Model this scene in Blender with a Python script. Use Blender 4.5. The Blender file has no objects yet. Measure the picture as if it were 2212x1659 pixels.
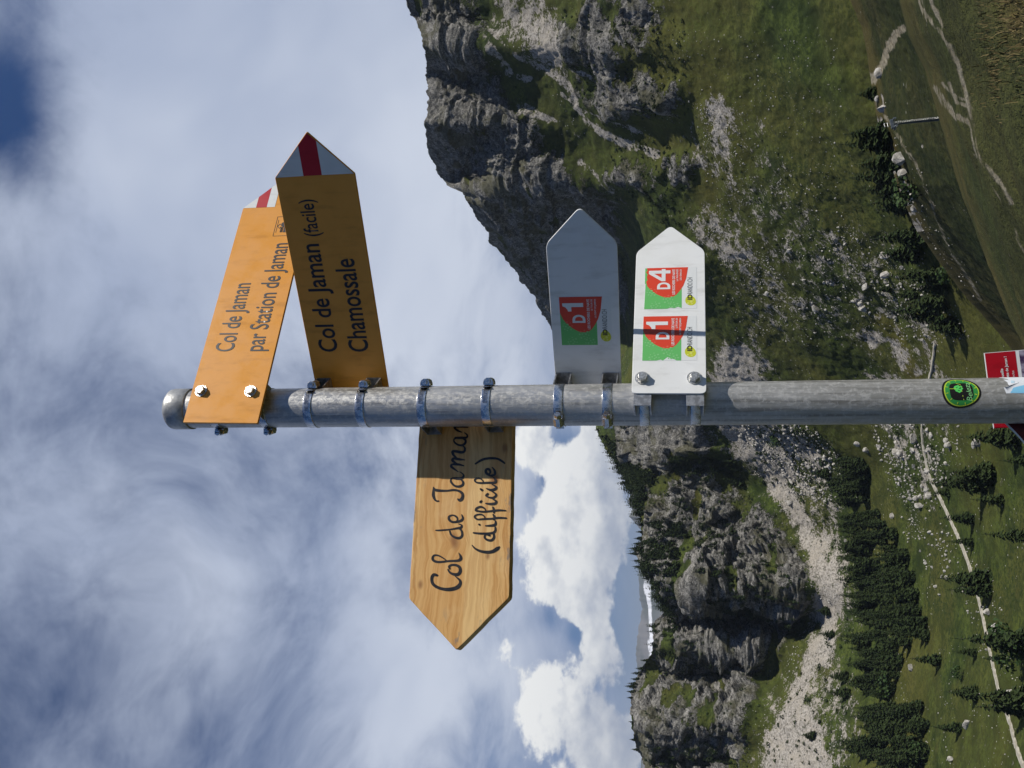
import bpy, math, random
import numpy as np
from mathutils import Matrix, Vector, noise as mnoise
rad = math.radians
sc = bpy.context.scene
COL = sc.collection
random.seed(7)
RNG = np.random.default_rng(11)

# ------------------------------------------------------------------ camera
CAMZ = 1.65
TH, RO = rad(11.30), rad(0.18)
FWD = np.array([0, math.cos(TH), math.sin(TH)])
_up = np.array([0, -math.sin(TH), math.cos(TH)]); _rt = np.array([1.0, 0, 0])
RT = math.cos(RO) * _rt - math.sin(RO) * _up
UP = math.sin(RO) * _rt + math.cos(RO) * _up
cam_d = bpy.data.cameras.new('camera'); cam = bpy.data.objects.new('camera', cam_d); COL.objects.link(cam)
cam_d.sensor_width = 36.0; cam_d.lens = 36.0 * 2738.0 / 3264.0
cam_d.clip_start = 0.05; cam_d.clip_end = 90000
# the photograph was taken in portrait and is stored lying on its side: the camera is rolled by 90 degrees
Mx = Matrix(((-UP[0], RT[0], -FWD[0], 0), (-UP[1], RT[1], -FWD[1], 0), (-UP[2], RT[2], -FWD[2], CAMZ), (0, 0, 0, 1)))
cam.matrix_world = Mx
sc.camera = cam
FD = 2738.0 * 2212 / 3264

def direction(x, y):
    """direction of the sight line through a point of the photograph (2212 x 1659 units)"""
    x = np.asarray(x, float); y = np.asarray(y, float)
    v = FWD * FD + (1106 - x)[..., None] * UP + (829.5 - y)[..., None] * RT
    return v / np.linalg.norm(v, axis=-1, keepdims=True)

# ------------------------------------------------------------------ sun and sky
SUN_AZ, SUN_EL = 23.5, 50.0           # degrees from the right towards the camera; height
sun_to = Vector((math.cos(rad(SUN_AZ)) * math.cos(rad(SUN_EL)), -math.sin(rad(SUN_AZ)) * math.cos(rad(SUN_EL)), math.sin(rad(SUN_EL))))
sd = bpy.data.lights.new('sun', 'SUN'); sd.energy = 4.7; sd.angle = rad(0.53); sd.color = (1.0, 0.955, 0.88)
so = bpy.data.objects.new('sun', sd); COL.objects.link(so); so.location = (30, -20, 60)
so.rotation_euler = sun_to.to_track_quat('Z', 'Y').to_euler()

world = bpy.data.worlds.new('World'); sc.world = world; world.use_nodes = True
W = world.node_tree; W.nodes.clear()

class NT:
    def __init__(s, t): s.t = t
    def n(s, typ, ins=None, **kw):
        nd = s.t.nodes.new(typ)
        for k, v in kw.items(): setattr(nd, k, v)
        for k, v in (ins or {}).items():
            sk = nd.inputs[k]
            if isinstance(v, bpy.types.NodeSocket): s.t.links.new(v, sk)
            else: sk.default_value = v
        return nd
    def m(s, op, a, b=None, c=None, clamp=False):
        nd = s.t.nodes.new('ShaderNodeMath'); nd.operation = op; nd.use_clamp = clamp
        for i, v in enumerate((a, b, c)):
            if v is None: continue
            if isinstance(v, bpy.types.NodeSocket): s.t.links.new(v, nd.inputs[i])
            else: nd.inputs[i].default_value = v
        return nd.outputs[0]
    def vm(s, op, a, b=None, scale=None):
        nd = s.t.nodes.new('ShaderNodeVectorMath'); nd.operation = op
        for i, v in enumerate((a, b)):
            if v is None: continue
            if isinstance(v, bpy.types.NodeSocket): s.t.links.new(v, nd.inputs[i])
            else: nd.inputs[i].default_value = v
        if scale is not None: nd.inputs['Scale'].default_value = scale
        return nd.outputs['Value'] if op in ('DOT_PRODUCT', 'LENGTH') else nd.outputs[0]
    def mix(s, fac, a, b):
        nd = s.t.nodes.new('ShaderNodeMix'); nd.data_type = 'RGBA'
        for i, v in ((0, fac), (6, a), (7, b)):
            if isinstance(v, bpy.types.NodeSocket): s.t.links.new(v, nd.inputs[i])
            else: nd.inputs[i].default_value = v if i == 0 or len(v) == 4 else (*v, 1)
        return nd.outputs[2]
    def smooth(s, v, lo, hi, a=0.0, b=1.0):
        nd = s.t.nodes.new('ShaderNodeMapRange'); nd.interpolation_type = 'SMOOTHSTEP'
        s.t.links.new(v, nd.inputs[0])
        for i, q in ((1, lo), (2, hi), (3, a), (4, b)): nd.inputs[i].default_value = q
        return nd.outputs[0]
    def noise(s, vec, scale, detail=6, rough=0.55, dist=0.0, dim='3D'):
        nd = s.t.nodes.new('ShaderNodeTexNoise'); nd.noise_dimensions = dim
        s.t.links.new(vec, nd.inputs['Vector'])
        nd.inputs['Scale'].default_value = scale; nd.inputs['Detail'].default_value = detail
        nd.inputs['Roughness'].default_value = rough; nd.inputs['Distortion'].default_value = dist
        return nd.outputs[0]

w = NT(W)
sky = w.n('ShaderNodeTexSky', sky_type='NISHITA', sun_disc=False, sun_elevation=rad(SUN_EL),
          sun_rotation=rad(90 + SUN_AZ), altitude=1800, air_density=1.0, dust_density=0.6, ozone_density=2.5)
gen = w.n('ShaderNodeTexCoord').outputs['Generated']
sep = w.n('ShaderNodeSeparateXYZ', {0: gen})
dz = sep.outputs[2]
# high veil of cloud, spread out on a flat layer overhead
den = w.m('ADD', w.m('MAXIMUM', dz, 0.0), 0.42)
flat = w.n('ShaderNodeCombineXYZ', {0: w.m('DIVIDE', sep.outputs[0], den), 1: w.m('DIVIDE', sep.outputs[1], den), 2: 0.0}).outputs[0]

def blobs(lst):
    acc = None
    for x, y, r, a in lst:
        d = direction(x, y); k = (FD / r) ** 2
        dot = w.m('MAXIMUM', w.vm('DOT_PRODUCT', gen, tuple(d)), 0.0)
        g = w.m('MULTIPLY', w.m('POWER', dot, k), a)
        acc = g if acc is None else w.m('ADD', acc, g)
    return acc
VEIL = [(-5, 235, 75, -.62), (25, 310, 60, -.22), (30, 170, 60, -.18), (-10, 60, 90, -.12), (90, 1280, 140, -.10), (0, 1560, 130, -.18), (130, 1620, 90, -.05),
        (640, 1470, 75, -.13), (600, 1600, 80, -.15), (1085, 1330, 55, -.12), (1010, 1260, 70, -.12), (1060, 1560, 60, -.2), (420, 1040, 130, -.06), (250, 880, 90, -.06),
        (1222, 955, 28, -.5), (1185, 1040, 26, -.42), (1195, 1125, 24, -.42), (1185, 1335, 22, -.42), (1245, 1368, 20, -.5), (1130, 1020, 40, .35), (1125, 1150, 45, .35), (1120, 1280, 40, .35), (1125, 1420, 50, .35), (1130, 1560, 50, .3), (1378, 1260, 60, -.6), (1380, 1400, 60, -.6), (1375, 1150, 40, -.6),
        (330, 180, 150, .25), (520, 330, 210, .42), (700, 120, 190, .42), (640, 620, 110, .25), (900, 640, 130, .4), (300, 740, 170, .22), (860, 60, 110, .4), (830, 1560, 110, .3), (1000, 1050, 90, .2),
        (430, 1330, 110, .16), (200, 1100, 120, .14), (800, 1300, 120, .16), (930, 1480, 90, .26), (1090, 900, 60, .3), (1060, 1460, 70, .2), (450, 60, 100, .2), (1100, 700, 90, .3), (860, 320, 120, .35), (800, 520, 110, .25)]
wv = w.noise(flat, 1.3, 3, .5)
flat2 = w.vm('ADD', flat, w.vm('SCALE', w.n('ShaderNodeCombineXYZ', {0: wv, 1: w.noise(w.vm('ADD', flat, (7.3, 2.1, 0)), 1.3, 3, .5), 2: 0.0}).outputs[0], scale=.55))
n1 = w.noise(flat2, 2.7, 6, .58)
n2 = w.noise(flat2, 6.6, 5, .62)
n3 = w.noise(w.vm('MULTIPLY', flat2, (1.0, .6, 1.0)), 9.5, 4, .6)
n4 = w.noise(flat2, 17.0, 5, .62)
vv = w.m('ADD', w.m('ADD', w.m('MULTIPLY', n1, 1.15), w.m('MULTIPLY', n2, .75)), w.m('ADD', w.m('MULTIPLY', n3, .35), w.m('MULTIPLY', n4, .42)))
vv = w.m('ADD', vv, w.m('MULTIPLY', blobs(VEIL), .85))
# the cloud deck belongs to the mountain side; towards the sun and behind the viewer it thins out
vv = w.m('SUBTRACT', vv, w.smooth(sep.outputs[1], -.35, .45, .75, 0.0))
alpha = w.smooth(vv, .78, 1.78)
grey = w.noise(w.vm('ADD', flat2, (3.1, 9.2, 0)), 1.7, 4, .5)
vcol = w.mix(w.smooth(grey, .35, .72), (7.2, 8.4, 11.2, 1), (12.4, 13.4, 15.4, 1))
blue = w.n('ShaderNodeHueSaturation', {'Saturation': 1.55, 'Value': .9, 'Color': sky.outputs[0]}).outputs[0]
blue = w.vm('MULTIPLY', blue, (1.06, .90, 1.13))
base = w.mix(alpha, blue, vcol)
# cumulus banks above the horizon
CUM = [(1170, 720, 70, -.6), (1060, 1270, 40, -.4), (1300, 950, 40, .7), (1275, 1000, 45, .8), (1260, 1060, 48, .85), (1255, 1120, 50, .85), (1235, 1180, 45, .75), (1230, 1225, 45, .8),
       (1255, 1280, 45, .8), (1275, 1335, 32, .7), (1300, 1180, 60, .4), (1320, 1100, 50, .4), (1300, 1440, 50, .25), (1330, 1400, 40, .25), (1300, 1540, 60, .28),
       (1340, 1600, 40, .6), (1310, 1650, 60, .6), (1130, 1130, 45, .4), (1130, 1280, 40, .4), (1120, 1430, 50, .2), (1140, 1560, 60, .25), (1185, 1480, 40, .25),
       (1165, 985, 45, .55), (1175, 930, 40, .45), (1190, 1120, 20, -.3), (1180, 1040, 20, -.35), (1212, 960, 22, -.45), (1240, 930, 20, -.45), (1183, 1340, 15, -.5), (1195, 1375, 12, -.4),
       (1240, 1368, 14, -.6), (1385, 1150, 30, -.4), (1382, 1250, 30, -.4), (1385, 1350, 32, -.4), (1388, 1450, 26, -.35), (1360, 1050, 26, -.15)]
band = w.m('SUBTRACT', w.smooth(dz, .01, .10), w.smooth(dz, .14, .30))
cvec = w.vm('MULTIPLY', gen, (1.0, 1.0, 1.55))
cn = w.noise(cvec, 9.0, 6, .60)
cn2 = w.noise(cvec, 26.0, 6, .62)
cf = w.m('ADD', w.m('ADD', w.m('MULTIPLY', w.m('SUBTRACT', cn, .5), 1.9), w.m('MULTIPLY', w.m('SUBTRACT', cn2, .5), 1.15)), w.m('MULTIPLY', w.m('SUBTRACT', band, 1.0), .45))
cf = w.m('ADD', cf, blobs(CUM))
calpha = w.smooth(cf, .20, .46)
# lit tops and grey flat undersides: density sampled a little higher up
cnu = w.noise(w.vm('ADD', cvec, (.012, 0, .030)), 9.0, 4, .60)
shade = w.m('ADD', w.m('MULTIPLY', w.m('SUBTRACT', cnu, cn), -3.2), w.m('MULTIPLY', w.m('SUBTRACT', cn2, .5), 1.3))
shade = w.m('ADD', w.m('ADD', shade, .62), w.m('MULTIPLY', w.m('SUBTRACT', w.smooth(dz, .055, .15), .5), .62))
ccol = w.mix(w.m('ADD', shade, 0.0, clamp=True), (8.4, 9.2, 10.9, 1), (19.0, 19.0, 18.4, 1))
base2 = w.mix(calpha, base, ccol)
world.cycles.sampling_method = "MANUAL"; world.cycles.sample_map_resolution = 512
bg = w.n('ShaderNodeBackground', {0: base2, 1: 0.054})
w.n('ShaderNodeOutputWorld', {0: bg.outputs[0]})

sc.view_settings.view_transform = 'Standard'; sc.view_settings.look = 'None'
sc.view_settings.exposure = 0.0; sc.view_settings.gamma = 1.0; sc.view_settings.use_curve_mapping = False
sc.cycles.max_bounces = 6; sc.cycles.diffuse_bounces = 3; sc.cycles.glossy_bounces = 3
sc.cycles.transparent_max_bounces = 6; sc.cycles.volume_bounces = 0
sc.cycles.use_denoising = True

# ------------------------------------------------------------------ small tools
def mat(name, color=(.5, .5, .5), rough=.6, metal=0.0, spec=.5):
    m = bpy.data.materials.new(name); m.use_nodes = True
    b = m.node_tree.nodes['Principled BSDF']
    b.inputs['Base Color'].default_value = (*color, 1); b.inputs['Roughness'].default_value = rough
    b.inputs['Metallic'].default_value = metal; b.inputs['Specular IOR Level'].default_value = spec
    return m
def bsdf(m): return NT(m.node_tree), m.node_tree.nodes['Principled BSDF']
def link(m, a, b): m.node_tree.links.new(a, b)

def tag(o, label=None, cat=None, group=None, kind=None):
    if label: o['label'] = label
    if cat: o['category'] = cat
    if group: o['group'] = group
    if kind: o['kind'] = kind
    return o
def empty(name, mtx, label, cat, group=None):
    o = bpy.data.objects.new(name, None); COL.objects.link(o); o.matrix_world = mtx; o.empty_display_size = .05
    return tag(o, label, cat, group)
def mesh_obj(name, me, parent=None, mtx=None):
    o = bpy.data.objects.new(name, me); COL.objects.link(o)
    if parent is not None: o.parent = parent
    if mtx is not None: o.matrix_local = mtx
    return o

class MB:
    """collects faces, then becomes one mesh"""
    def __init__(s): s.v = []; s.f = []; s.sm = []
    def add(s, vs, fs, smooth=False):
        b = len(s.v); s.v += [tuple(v) for v in vs]; s.f += [tuple(i + b for i in f) for f in fs]; s.sm += [smooth] * len(fs)
        return s
    def box(s, x0, x1, y0, y1, z0, z1):
        return s.add([(x0, y0, z0), (x1, y0, z0), (x1, y1, z0), (x0, y1, z0), (x0, y0, z1), (x1, y0, z1), (x1, y1, z1), (x0, y1, z1)],
                     [(0, 3, 2, 1), (4, 5, 6, 7), (0, 1, 5, 4), (1, 2, 6, 5), (2, 3, 7, 6), (3, 0, 4, 7)])
    def prism(s, pts, y0, y1, bev=0.0):
        """outline in x,z (anticlockwise seen from -y), pulled from y0 (front) to y1 (back)"""
        n = len(pts)
        if bev:
            c = np.mean(pts, axis=0)
            inn = inset(pts, bev)
            vs = [(x, y0, z) for x, z in inn] + [(x, y0 + bev, z) for x, z in pts] + [(x, y1, z) for x, z in pts]
            fs = [tuple(range(n)), tuple(range(3 * n - 1, 2 * n - 1, -1))]
            for k in (0, n):
                fs += [(k + i, k + n + i, k + n + (i + 1) % n, k + (i + 1) % n) for i in range(n)]
        else:
            vs = [(x, y0, z) for x, z in pts] + [(x, y1, z) for x, z in pts]
            fs = [tuple(range(n)), tuple(range(2 * n - 1, n - 1, -1))] + [(i, i + n, (i + 1) % n + n, (i + 1) % n) for i in range(n)]
        return s.add(vs, fs)
    def tube(s, a, b, r0, r1=None, n=12, caps=True, smooth=True):
        a, b = Vector(a), Vector(b); r1 = r0 if r1 is None else r1
        q = (b - a).to_track_quat('Z', 'Y'); vs = []
        for c, r in ((a, r0), (b, r1)):
            vs += [c + q @ Vector((r * math.cos(2 * math.pi * i / n), r * math.sin(2 * math.pi * i / n), 0)) for i in range(n)]
        s.add(vs, [(i, (i + 1) % n, n + (i + 1) % n, n + i) for i in range(n)], smooth)
        if caps: s.add(vs, [tuple(range(n - 1, -1, -1)), tuple(range(n, 2 * n))])
        return s
    def lathe(s, prof, n=48, a0=0, a1=2 * math.pi, smooth=True):
        full = abs(a1 - a0 - 2 * math.pi) < 1e-6; m = n if full else n + 1
        vs = []
        for r, z in prof:
            vs += [(r * math.cos(a0 + (a1 - a0) * i / n), r * math.sin(a0 + (a1 - a0) * i / n), z) for i in range(m)]
        fs = []
        for k in range(len(prof) - 1):
            for i in range(n):
                j = (i + 1) % m
                fs.append((k * m + i, k * m + j, (k + 1) * m + j, (k + 1) * m + i))
        return s.add(vs, fs, smooth)
    def mesh(s, name, m):
        me = bpy.data.meshes.new(name); me.from_pydata(s.v, [], s.f)
        me.polygons.foreach_set('use_smooth', s.sm); me.materials.append(m); me.update()
        return me
    def build(s, name, m, parent=None, mtx=None): return mesh_obj(name, s.mesh(name, m), parent, mtx)

def inset(pts, d):
    P = [Vector(p) for p in pts]; n = len(P); out = []
    for i in range(n):
        a = (P[i] - P[i - 1]).normalized(); b = (P[(i + 1) % n] - P[i]).normalized()
        na, nb = Vector((-a.y, a.x)), Vector((-b.y, b.x)); k = (na + nb); k = k / max(.3, 1 + na.dot(nb))
        out.append(tuple(P[i] + k * d))
    return out
def rounded(pts, r, n=5, only=None):
    P = [Vector(p) for p in pts]; N = len(P); out = []
    for i in range(N):
        if only is not None and i not in only: out.append(tuple(P[i])); continue
        a = (P[i - 1] - P[i]).normalized(); b = (P[(i + 1) % N] - P[i]).normalized()
        p0, p1 = P[i] + a * r, P[i] + b * r
        for k in range(n + 1):
            t = k / n; out.append(tuple((1 - t) ** 2 * p0 + 2 * t * (1 - t) * P[i] + t * t * p1))
    return out
_font_cap = {}
def text_mesh(s, x0, x1, z0, cap, m, y, name='lettering', parent=None, bold=0.0, thick=.0003, center=False):
    """one line of printed lettering on the plane y, from x0 to x1, capitals 'cap' high"""
    def conv(st):
        cu = bpy.data.curves.new('t', 'FONT'); cu.body = st; cu.size = 1.0; cu.offset = bold; cu.fill_mode = 'FRONT'; cu.resolution_u = 4
        o = bpy.data.objects.new('t', cu); COL.objects.link(o)
        dg = bpy.context.evaluated_depsgraph_get(); me = bpy.data.meshes.new_from_object(o.evaluated_get(dg))
        bpy.data.objects.remove(o); bpy.data.curves.remove(cu)
        return me
    if bold not in _font_cap:
        h = conv('H'); _font_cap[bold] = (min(v.co.y for v in h.vertices), max(v.co.y for v in h.vertices)); bpy.data.meshes.remove(h)
    lo, hi = _font_cap[bold]
    me = conv(s); co = np.array([v.co for v in me.vertices]); mn, mx = co[:, 0].min(), co[:, 0].max()
    for v in me.vertices:
        v.co = (x0 + (v.co.x - mn) / (mx - mn) * (x1 - x0), y, z0 + (v.co.y - lo) / (hi - lo) * cap)
    me.materials.clear(); me.materials.append(m); me.name = name; me.update()
    return mesh_obj(name, me, parent)
# ------------------------------------------------------------------ materials of the signpost
def noisy(m, c1, c2, scale, lo=.4, hi=.62, detail=6, rough=None, bump=0.0, bscale=None, stretch=(1, 1, 1)):
    t, b = bsdf(m)
    v = t.n('ShaderNodeTexCoord').outputs['Object']
    v = t.vm('MULTIPLY', v, stretch)
    f = t.noise(v, scale, detail, .6)
    link(m, t.mix(t.smooth(f, lo, hi), c1, c2), b.inputs['Base Color'])
    if rough: link(m, t.smooth(f, lo, hi, *rough), b.inputs['Roughness'])
    if bump:
        f2 = t.noise(v, bscale or scale * 4, 4, .6)
        bn = t.n('ShaderNodeBump', {'Height': f2, 'Strength': bump, 'Distance': .002})
        link(m, bn.outputs[0], b.inputs['Normal'])
    return m
galv = mat('galvanised_steel', (.3, .3, .29), .38, .5)
t, b = bsdf(galv)
co = t.n('ShaderNodeTexCoord').outputs['Object']
sp = t.vm('MULTIPLY', co, (1, 1, .35))
drip = t.noise(t.vm('MULTIPLY', co, (1, 1, .035)), 170, 5, .65)
scuff = t.noise(t.vm('MULTIPLY', co, (1, 1, .6)), 190, 6, .68, .6)
ring = t.noise(t.vm('MULTIPLY', co, (.3, .3, 1)), 330, 4, .7)
blot = t.noise(sp, 60, 5, .65)
fl = t.smooth(t.m('ADD', t.m('MULTIPLY', scuff, .75), t.m('MULTIPLY', ring, .35)), .545, .64)
c = t.mix(t.smooth(blot, .3, .7), (.40, .395, .375), (.50, .49, .47))
c = t.mix(t.smooth(drip, .47, .68, 0, .8), c, (.22, .213, .20)); c = t.mix(t.smooth(drip, .32, .44, .5, 0), c, (.66, .65, .62))
c = t.mix(t.m('MULTIPLY', fl, .42), c, (.68, .67, .63))
link(galv, c, b.inputs['Base Color'])
link(galv, t.smooth(scuff, .35, .65, .28, .55), b.inputs['Roughness'])
bn = t.n('ShaderNodeBump', {'Height': t.m('ADD', scuff, t.m('MULTIPLY', drip, .6)), 'Strength': .35, 'Distance': .001}); link(galv, bn.outputs[0], b.inputs['Normal'])
capm = noisy(mat('cast_zinc', (.42, .42, .41), .45, .55), (.33, .33, .32), (.5, .5, .48), 60, bump=.2)
steel = noisy(mat('stainless_steel', (.55, .55, .54), .24, .95), (.42, .42, .42), (.66, .66, .65), 120, rough=(.18, .34))
slotm = mat('slot_shadow', (.05, .05, .05), .6, .4)
zinc = noisy(mat('zinc_bolt', (.6, .59, .55), .32, .8), (.5, .49, .45), (.75, .74, .70), 400, bump=.25)
bracketm = noisy(mat('zinc_bracket', (.4, .4, .4), .4, .75), (.3, .3, .3), (.5, .5, .5), 150)
def enamel(name, col, dirt, rough=.3):
    m = mat(name, col, rough, 0, .3); t, b = bsdf(m); v = t.n('ShaderNodeTexCoord').outputs['Object']
    f = t.noise(v, 26, 7, .62); sp = t.noise(v, 420, 3, .7); g = t.noise(t.vm('MULTIPLY', v, (1, 1, .25)), 60, 5, .6)
    c = t.mix(t.smooth(f, .38, .75, 0, .35), col, dirt)
    c = t.mix(t.smooth(g, .50, .72, 0, .5), c, tuple(x * .78 for x in dirt))
    c = t.mix(t.smooth(sp, .70, .76, 0, .5), c, tuple(x * .45 for x in col))
    link(m, c, b.inputs['Base Color']); link(m, t.smooth(f, .3, .7, rough - .06, rough + .14), b.inputs['Roughness'])
    bn = t.n('ShaderNodeBump', {'Height': t.noise(v, 55, 3, .5), 'Strength': .03, 'Distance': .002}); link(m, bn.outputs[0], b.inputs['Normal'])
    return m
yellow = enamel('yellow_enamel', (.82, .36, .055), (.66, .27, .035), .34)
whitep = enamel('white_enamel', (.84, .85, .84), (.70, .70, .66), .38)
tipwhite = enamel('white_foil', (.78, .80, .79), (.65, .66, .64), .4)
tipred = enamel('red_foil', (.52, .018, .03), (.40, .015, .02), .4)
ink = mat('black_print', (.018, .015, .016), .42)
paint = noisy(mat('black_brush_paint', (.012, .011, .012), .42), (.008, .008, .009), (.028, .024, .022), 90)
stw = mat('sticker_white', (.78, .80, .79), .42)
strd = mat('sticker_red', (.74, .058, .022), .42)
stgr = mat('sticker_green', (.14, .52, .14), .42)
stpale = mat('sticker_pale_green', (.24, .60, .23), .45)
stpink = mat('sticker_pale_red', (.78, .14, .08), .45)
stlime = mat('sticker_lime', (.58, .62, .03), .42)
stlime2 = mat('sticker_pale_lime', (.70, .72, .16), .42)
stgrey = mat('sticker_grey_letter', (.07, .075, .07), .45)
# pine board
woodm = mat('pine_board', (.55, .32, .12), .48)
t, b = bsdf(woodm); v = t.n('ShaderNodeTexCoord').outputs['Object']
sx = t.n('ShaderNodeSeparateXYZ', {0: v})
kx, kz = -.1935, .0085                       # the big knot that bends the grain
ddx = t.m('SUBTRACT', sx.outputs[0], kx); ddz = t.m('SUBTRACT', sx.outputs[2], kz)
kd = t.m('SQRT', t.m('ADD', t.m('MULTIPLY', t.m('MULTIPLY', ddx, ddx), 2.2), t.m('MULTIPLY', ddz, ddz)))
warp = t.m('MULTIPLY', t.m('POWER', 2.718, t.m('MULTIPLY', kd, -42)), .018)
zz = t.m('ADD', sx.outputs[2], t.m('ADD', t.m('MULTIPLY', t.m('SUBTRACT', t.noise(v, 9, 4, .55), .5), .034), warp))
gv = t.n('ShaderNodeCombineXYZ', {0: t.m('MULTIPLY', sx.outputs[0], .035), 1: 0.0, 2: zz}).outputs[0]
rings = t.noise(gv, 210, 4, .62)
broad = t.noise(gv, 38, 4, .6)
# glued staves of slightly different colour
stave = t.n('ShaderNodeTexWhiteNoise', {'W': t.m('FLOOR', t.m('MULTIPLY', t.m('ADD', sx.outputs[2], .0805), 1 / .0365))}, noise_dimensions='1D').outputs[0]
c = t.mix(t.smooth(rings, .40, .60), (.84, .54, .21), (.55, .265, .07))
c = t.mix(t.smooth(broad, .42, .66, 0, .55), c, (.88, .60, .26))
c = t.mix(t.m('MULTIPLY', stave, .6), c, (.66, .33, .09))
c = t.mix(t.smooth(t.noise(v, 12, 5, .6), .52, .74, 0, .4), c, (.90, .66, .34))
for px, pz, rr in ((kx, kz, .0045), (-.252, .0575, .003), (-.212, -.0405, .0026), (-.10, -.046, .005), (-.052, -.0615, .0035), (-.1, -.05, .004), (-.185, .012, .004)):
    a = t.m('SUBTRACT', sx.outputs[0], px); e = t.m('SUBTRACT', sx.outputs[2], pz)
    d = t.m('SQRT', t.m('ADD', t.m('MULTIPLY', t.m('MULTIPLY', a, a), .35), t.m('MULTIPLY', e, e)))
    c = t.mix(t.smooth(d, rr * .2, rr * 1.9, .7, 0.0), c, (.24, .085, .022))
# weathered grey patches near the ends and the tip
wet = t.noise(t.vm('MULTIPLY', v, (.35, 1, 1)), 75, 5, .65)
edge = t.m('MAXIMUM', t.smooth(sx.outputs[0], -.345, -.27, 1, 0), t.smooth(t.m('ABSOLUTE', sx.outputs[2]), .052, .074))
c = t.mix(t.m('MULTIPLY', t.m('MULTIPLY', t.smooth(wet, .56, .66), edge), .8), c, (.17, .165, .155))
link(woodm, c, b.inputs['Base Color'])
bn = t.n('ShaderNodeBump', {'Height': rings, 'Strength': .12, 'Distance': .001}); link(woodm, bn.outputs[0], b.inputs['Normal'])

# ------------------------------------------------------------------ pole
PX, PD, LX, PR = -0.0286, 1.2276, -0.0119, 0.030
POLE = Matrix.Translation((PX - LX * 0, PD, CAMZ)) @ Matrix(((1, 0, LX, 0), (0, 1, 0, 0), (0, 0, 1, 0), (0, 0, 0, 1)))
lean = Matrix.Rotation(math.atan(LX), 4, 'Y')
POLE = Matrix.Translation((PX, PD, CAMZ)) @ lean
def pole_at(z): return Matrix.Translation((PX + LX * z, PD, CAMZ + z)) @ lean
pole = empty('signpost_pole', pole_at(-CAMZ), 'scuffed galvanised steel pole standing upright and carrying all the signs', 'pole')
mb = MB(); mb.lathe([(PR, -.4), (PR, -.02), (PR, 1.0), (PR, 1.5), (PR, 2.0), (PR, CAMZ + .79)], 96)
mb.build('tube', galv, pole)
mb = MB(); rc = .0322
mb.lathe([(.0301, CAMZ + .757), (rc - .0005, CAMZ + .757), (rc, CAMZ + .7575), (rc, CAMZ + .786), (rc - .001, CAMZ + .7905), (rc - .004, CAMZ + .7935), (rc - .009, CAMZ + .795), (0, CAMZ + .796)], 64)
mb.build('cap', capm, pole)

# ------------------------------------------------------------------ hose clamps
def clamp(z, ang, label, slots=None):
    """band round the pole with a worm screw housing at 'ang' (0 = towards the camera, + to the right)"""
    o = empty('hose_clamp', pole_at(z), label, 'hose clamp', 'hose clamps on the pole')
    h = .0066; r0, r1 = PR + .0001, PR + .0009
    mb = MB(); mb.lathe([(r0, -h), (r1 - .0001, -h), (r1, -h + .0006), (r1, h - .0006), (r1 - .0001, h), (r0, h)], 72)
    band = mb.build('band', steel, o)
    def P(a, r, zz=0): a = rad(a); return Vector((r * math.sin(a), -r * math.cos(a), zz))
    if slots:
        mb = MB()
        for a in np.arange(slots[0], slots[1], 3.6):
            c0, c1 = P(a - .7, r1 + .0002), P(a + .7, r1 + .0002)
            sl = .0035
            mb.add([c0 + Vector((0, 0, -sl)), c1 + Vector((0, 0, -sl)), c1 + Vector((0, 0, sl)), c0 + Vector((0, 0, sl))], [(0, 1, 2, 3)])
        so_ = mb.build('slot', slotm, band); so_['kind'] = 'stuff'
    # housing
    tdir = P(ang + 90, 1); nrm = P(ang, 1); base = P(ang, r1)
    def L(u, zz, n): return base + tdir * u + Vector((0, 0, zz)) + nrm * n
    mb = MB(); L_, Wd = .0075, .0078
    prof = [(-Wd, .0), (-Wd, .004), (-Wd * .8, .0085), (-Wd * .35, .0105), (Wd * .35, .0105), (Wd * .8, .0085), (Wd, .004), (Wd, 0)]
    vs = [L(u, a, n) for u in (-L_, -L_ * .85, L_ * .85, L_) for a, n in [(p[0] * (1 if abs(u) < L_ * .9 else .9), p[1] * (1 if abs(u) < L_ * .9 else .93)) for p in prof]]
    n = len(prof); fs = [(k * n + i, k * n + i + 1, (k + 1) * n + i + 1, (k + 1) * n + i) for k in range(3) for i in range(n - 1)]
    fs += [tuple(range(n - 1, -1, -1)), tuple(range(3 * n, 4 * n))]
    mb.add(vs, fs); hs = mb.build('screw_housing', steel, o)
    mb = MB(); mb.tube(L(L_, 0, .0052), L(L_ + .0055, 0, .0052), .0052, n=6, smooth=False)
    mb.tube(L(L_ + .0055, 0, .0052), L(L_ + .0062, 0, .0052), .0043, .0038, n=16); mb.tube(L(-L_ - .003, 0, .0052), L(-L_, 0, .0052), .0034, n=12)
    sw = mb.build('screw', steel, o)
    mb = MB(); e = .0005
    q = [L(L_ + .0063, -.0034, .0052 - e), L(L_ + .0063, .0034, .0052 - e), L(L_ + .0063, .0034, .0052 + e), L(L_ + .0063, -.0034, .0052 + e)]
    mb.add(q, [(0, 1, 2, 3)]); mb.build('screw_slot', slotm, sw)
    # loose end of the band
    mb = MB(); pts = [(ang - 22 - 14 * k / 6, r1 + .0004 + .0035 * (k / 6) ** 2) for k in range(7)]
    for k in range(6):
        a, b_ = pts[k], pts[k + 1]
        mb.add([P(a[0], a[1], -h * .9), P(b_[0], b_[1], -h * .9), P(b_[0], b_[1], h * .9), P(a[0], a[1], h * .9)], [(0, 1, 2, 3)], True)
    mb.build('band_end', steel, o)
    return o
clamp(.7099, -93, 'hose clamp behind the top yellow sign, upper of the pair, screw at left')
clamp(.6277, -93, 'hose clamp behind the top yellow sign, lower of the pair, screw at left')
clamp(.5525, 84, 'slotted hose clamp holding the shaded yellow sign, upper one', (-5, 62))
clamp(.4699, 84, 'slotted hose clamp holding the shaded yellow sign, lower one', (-5, 62))
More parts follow.
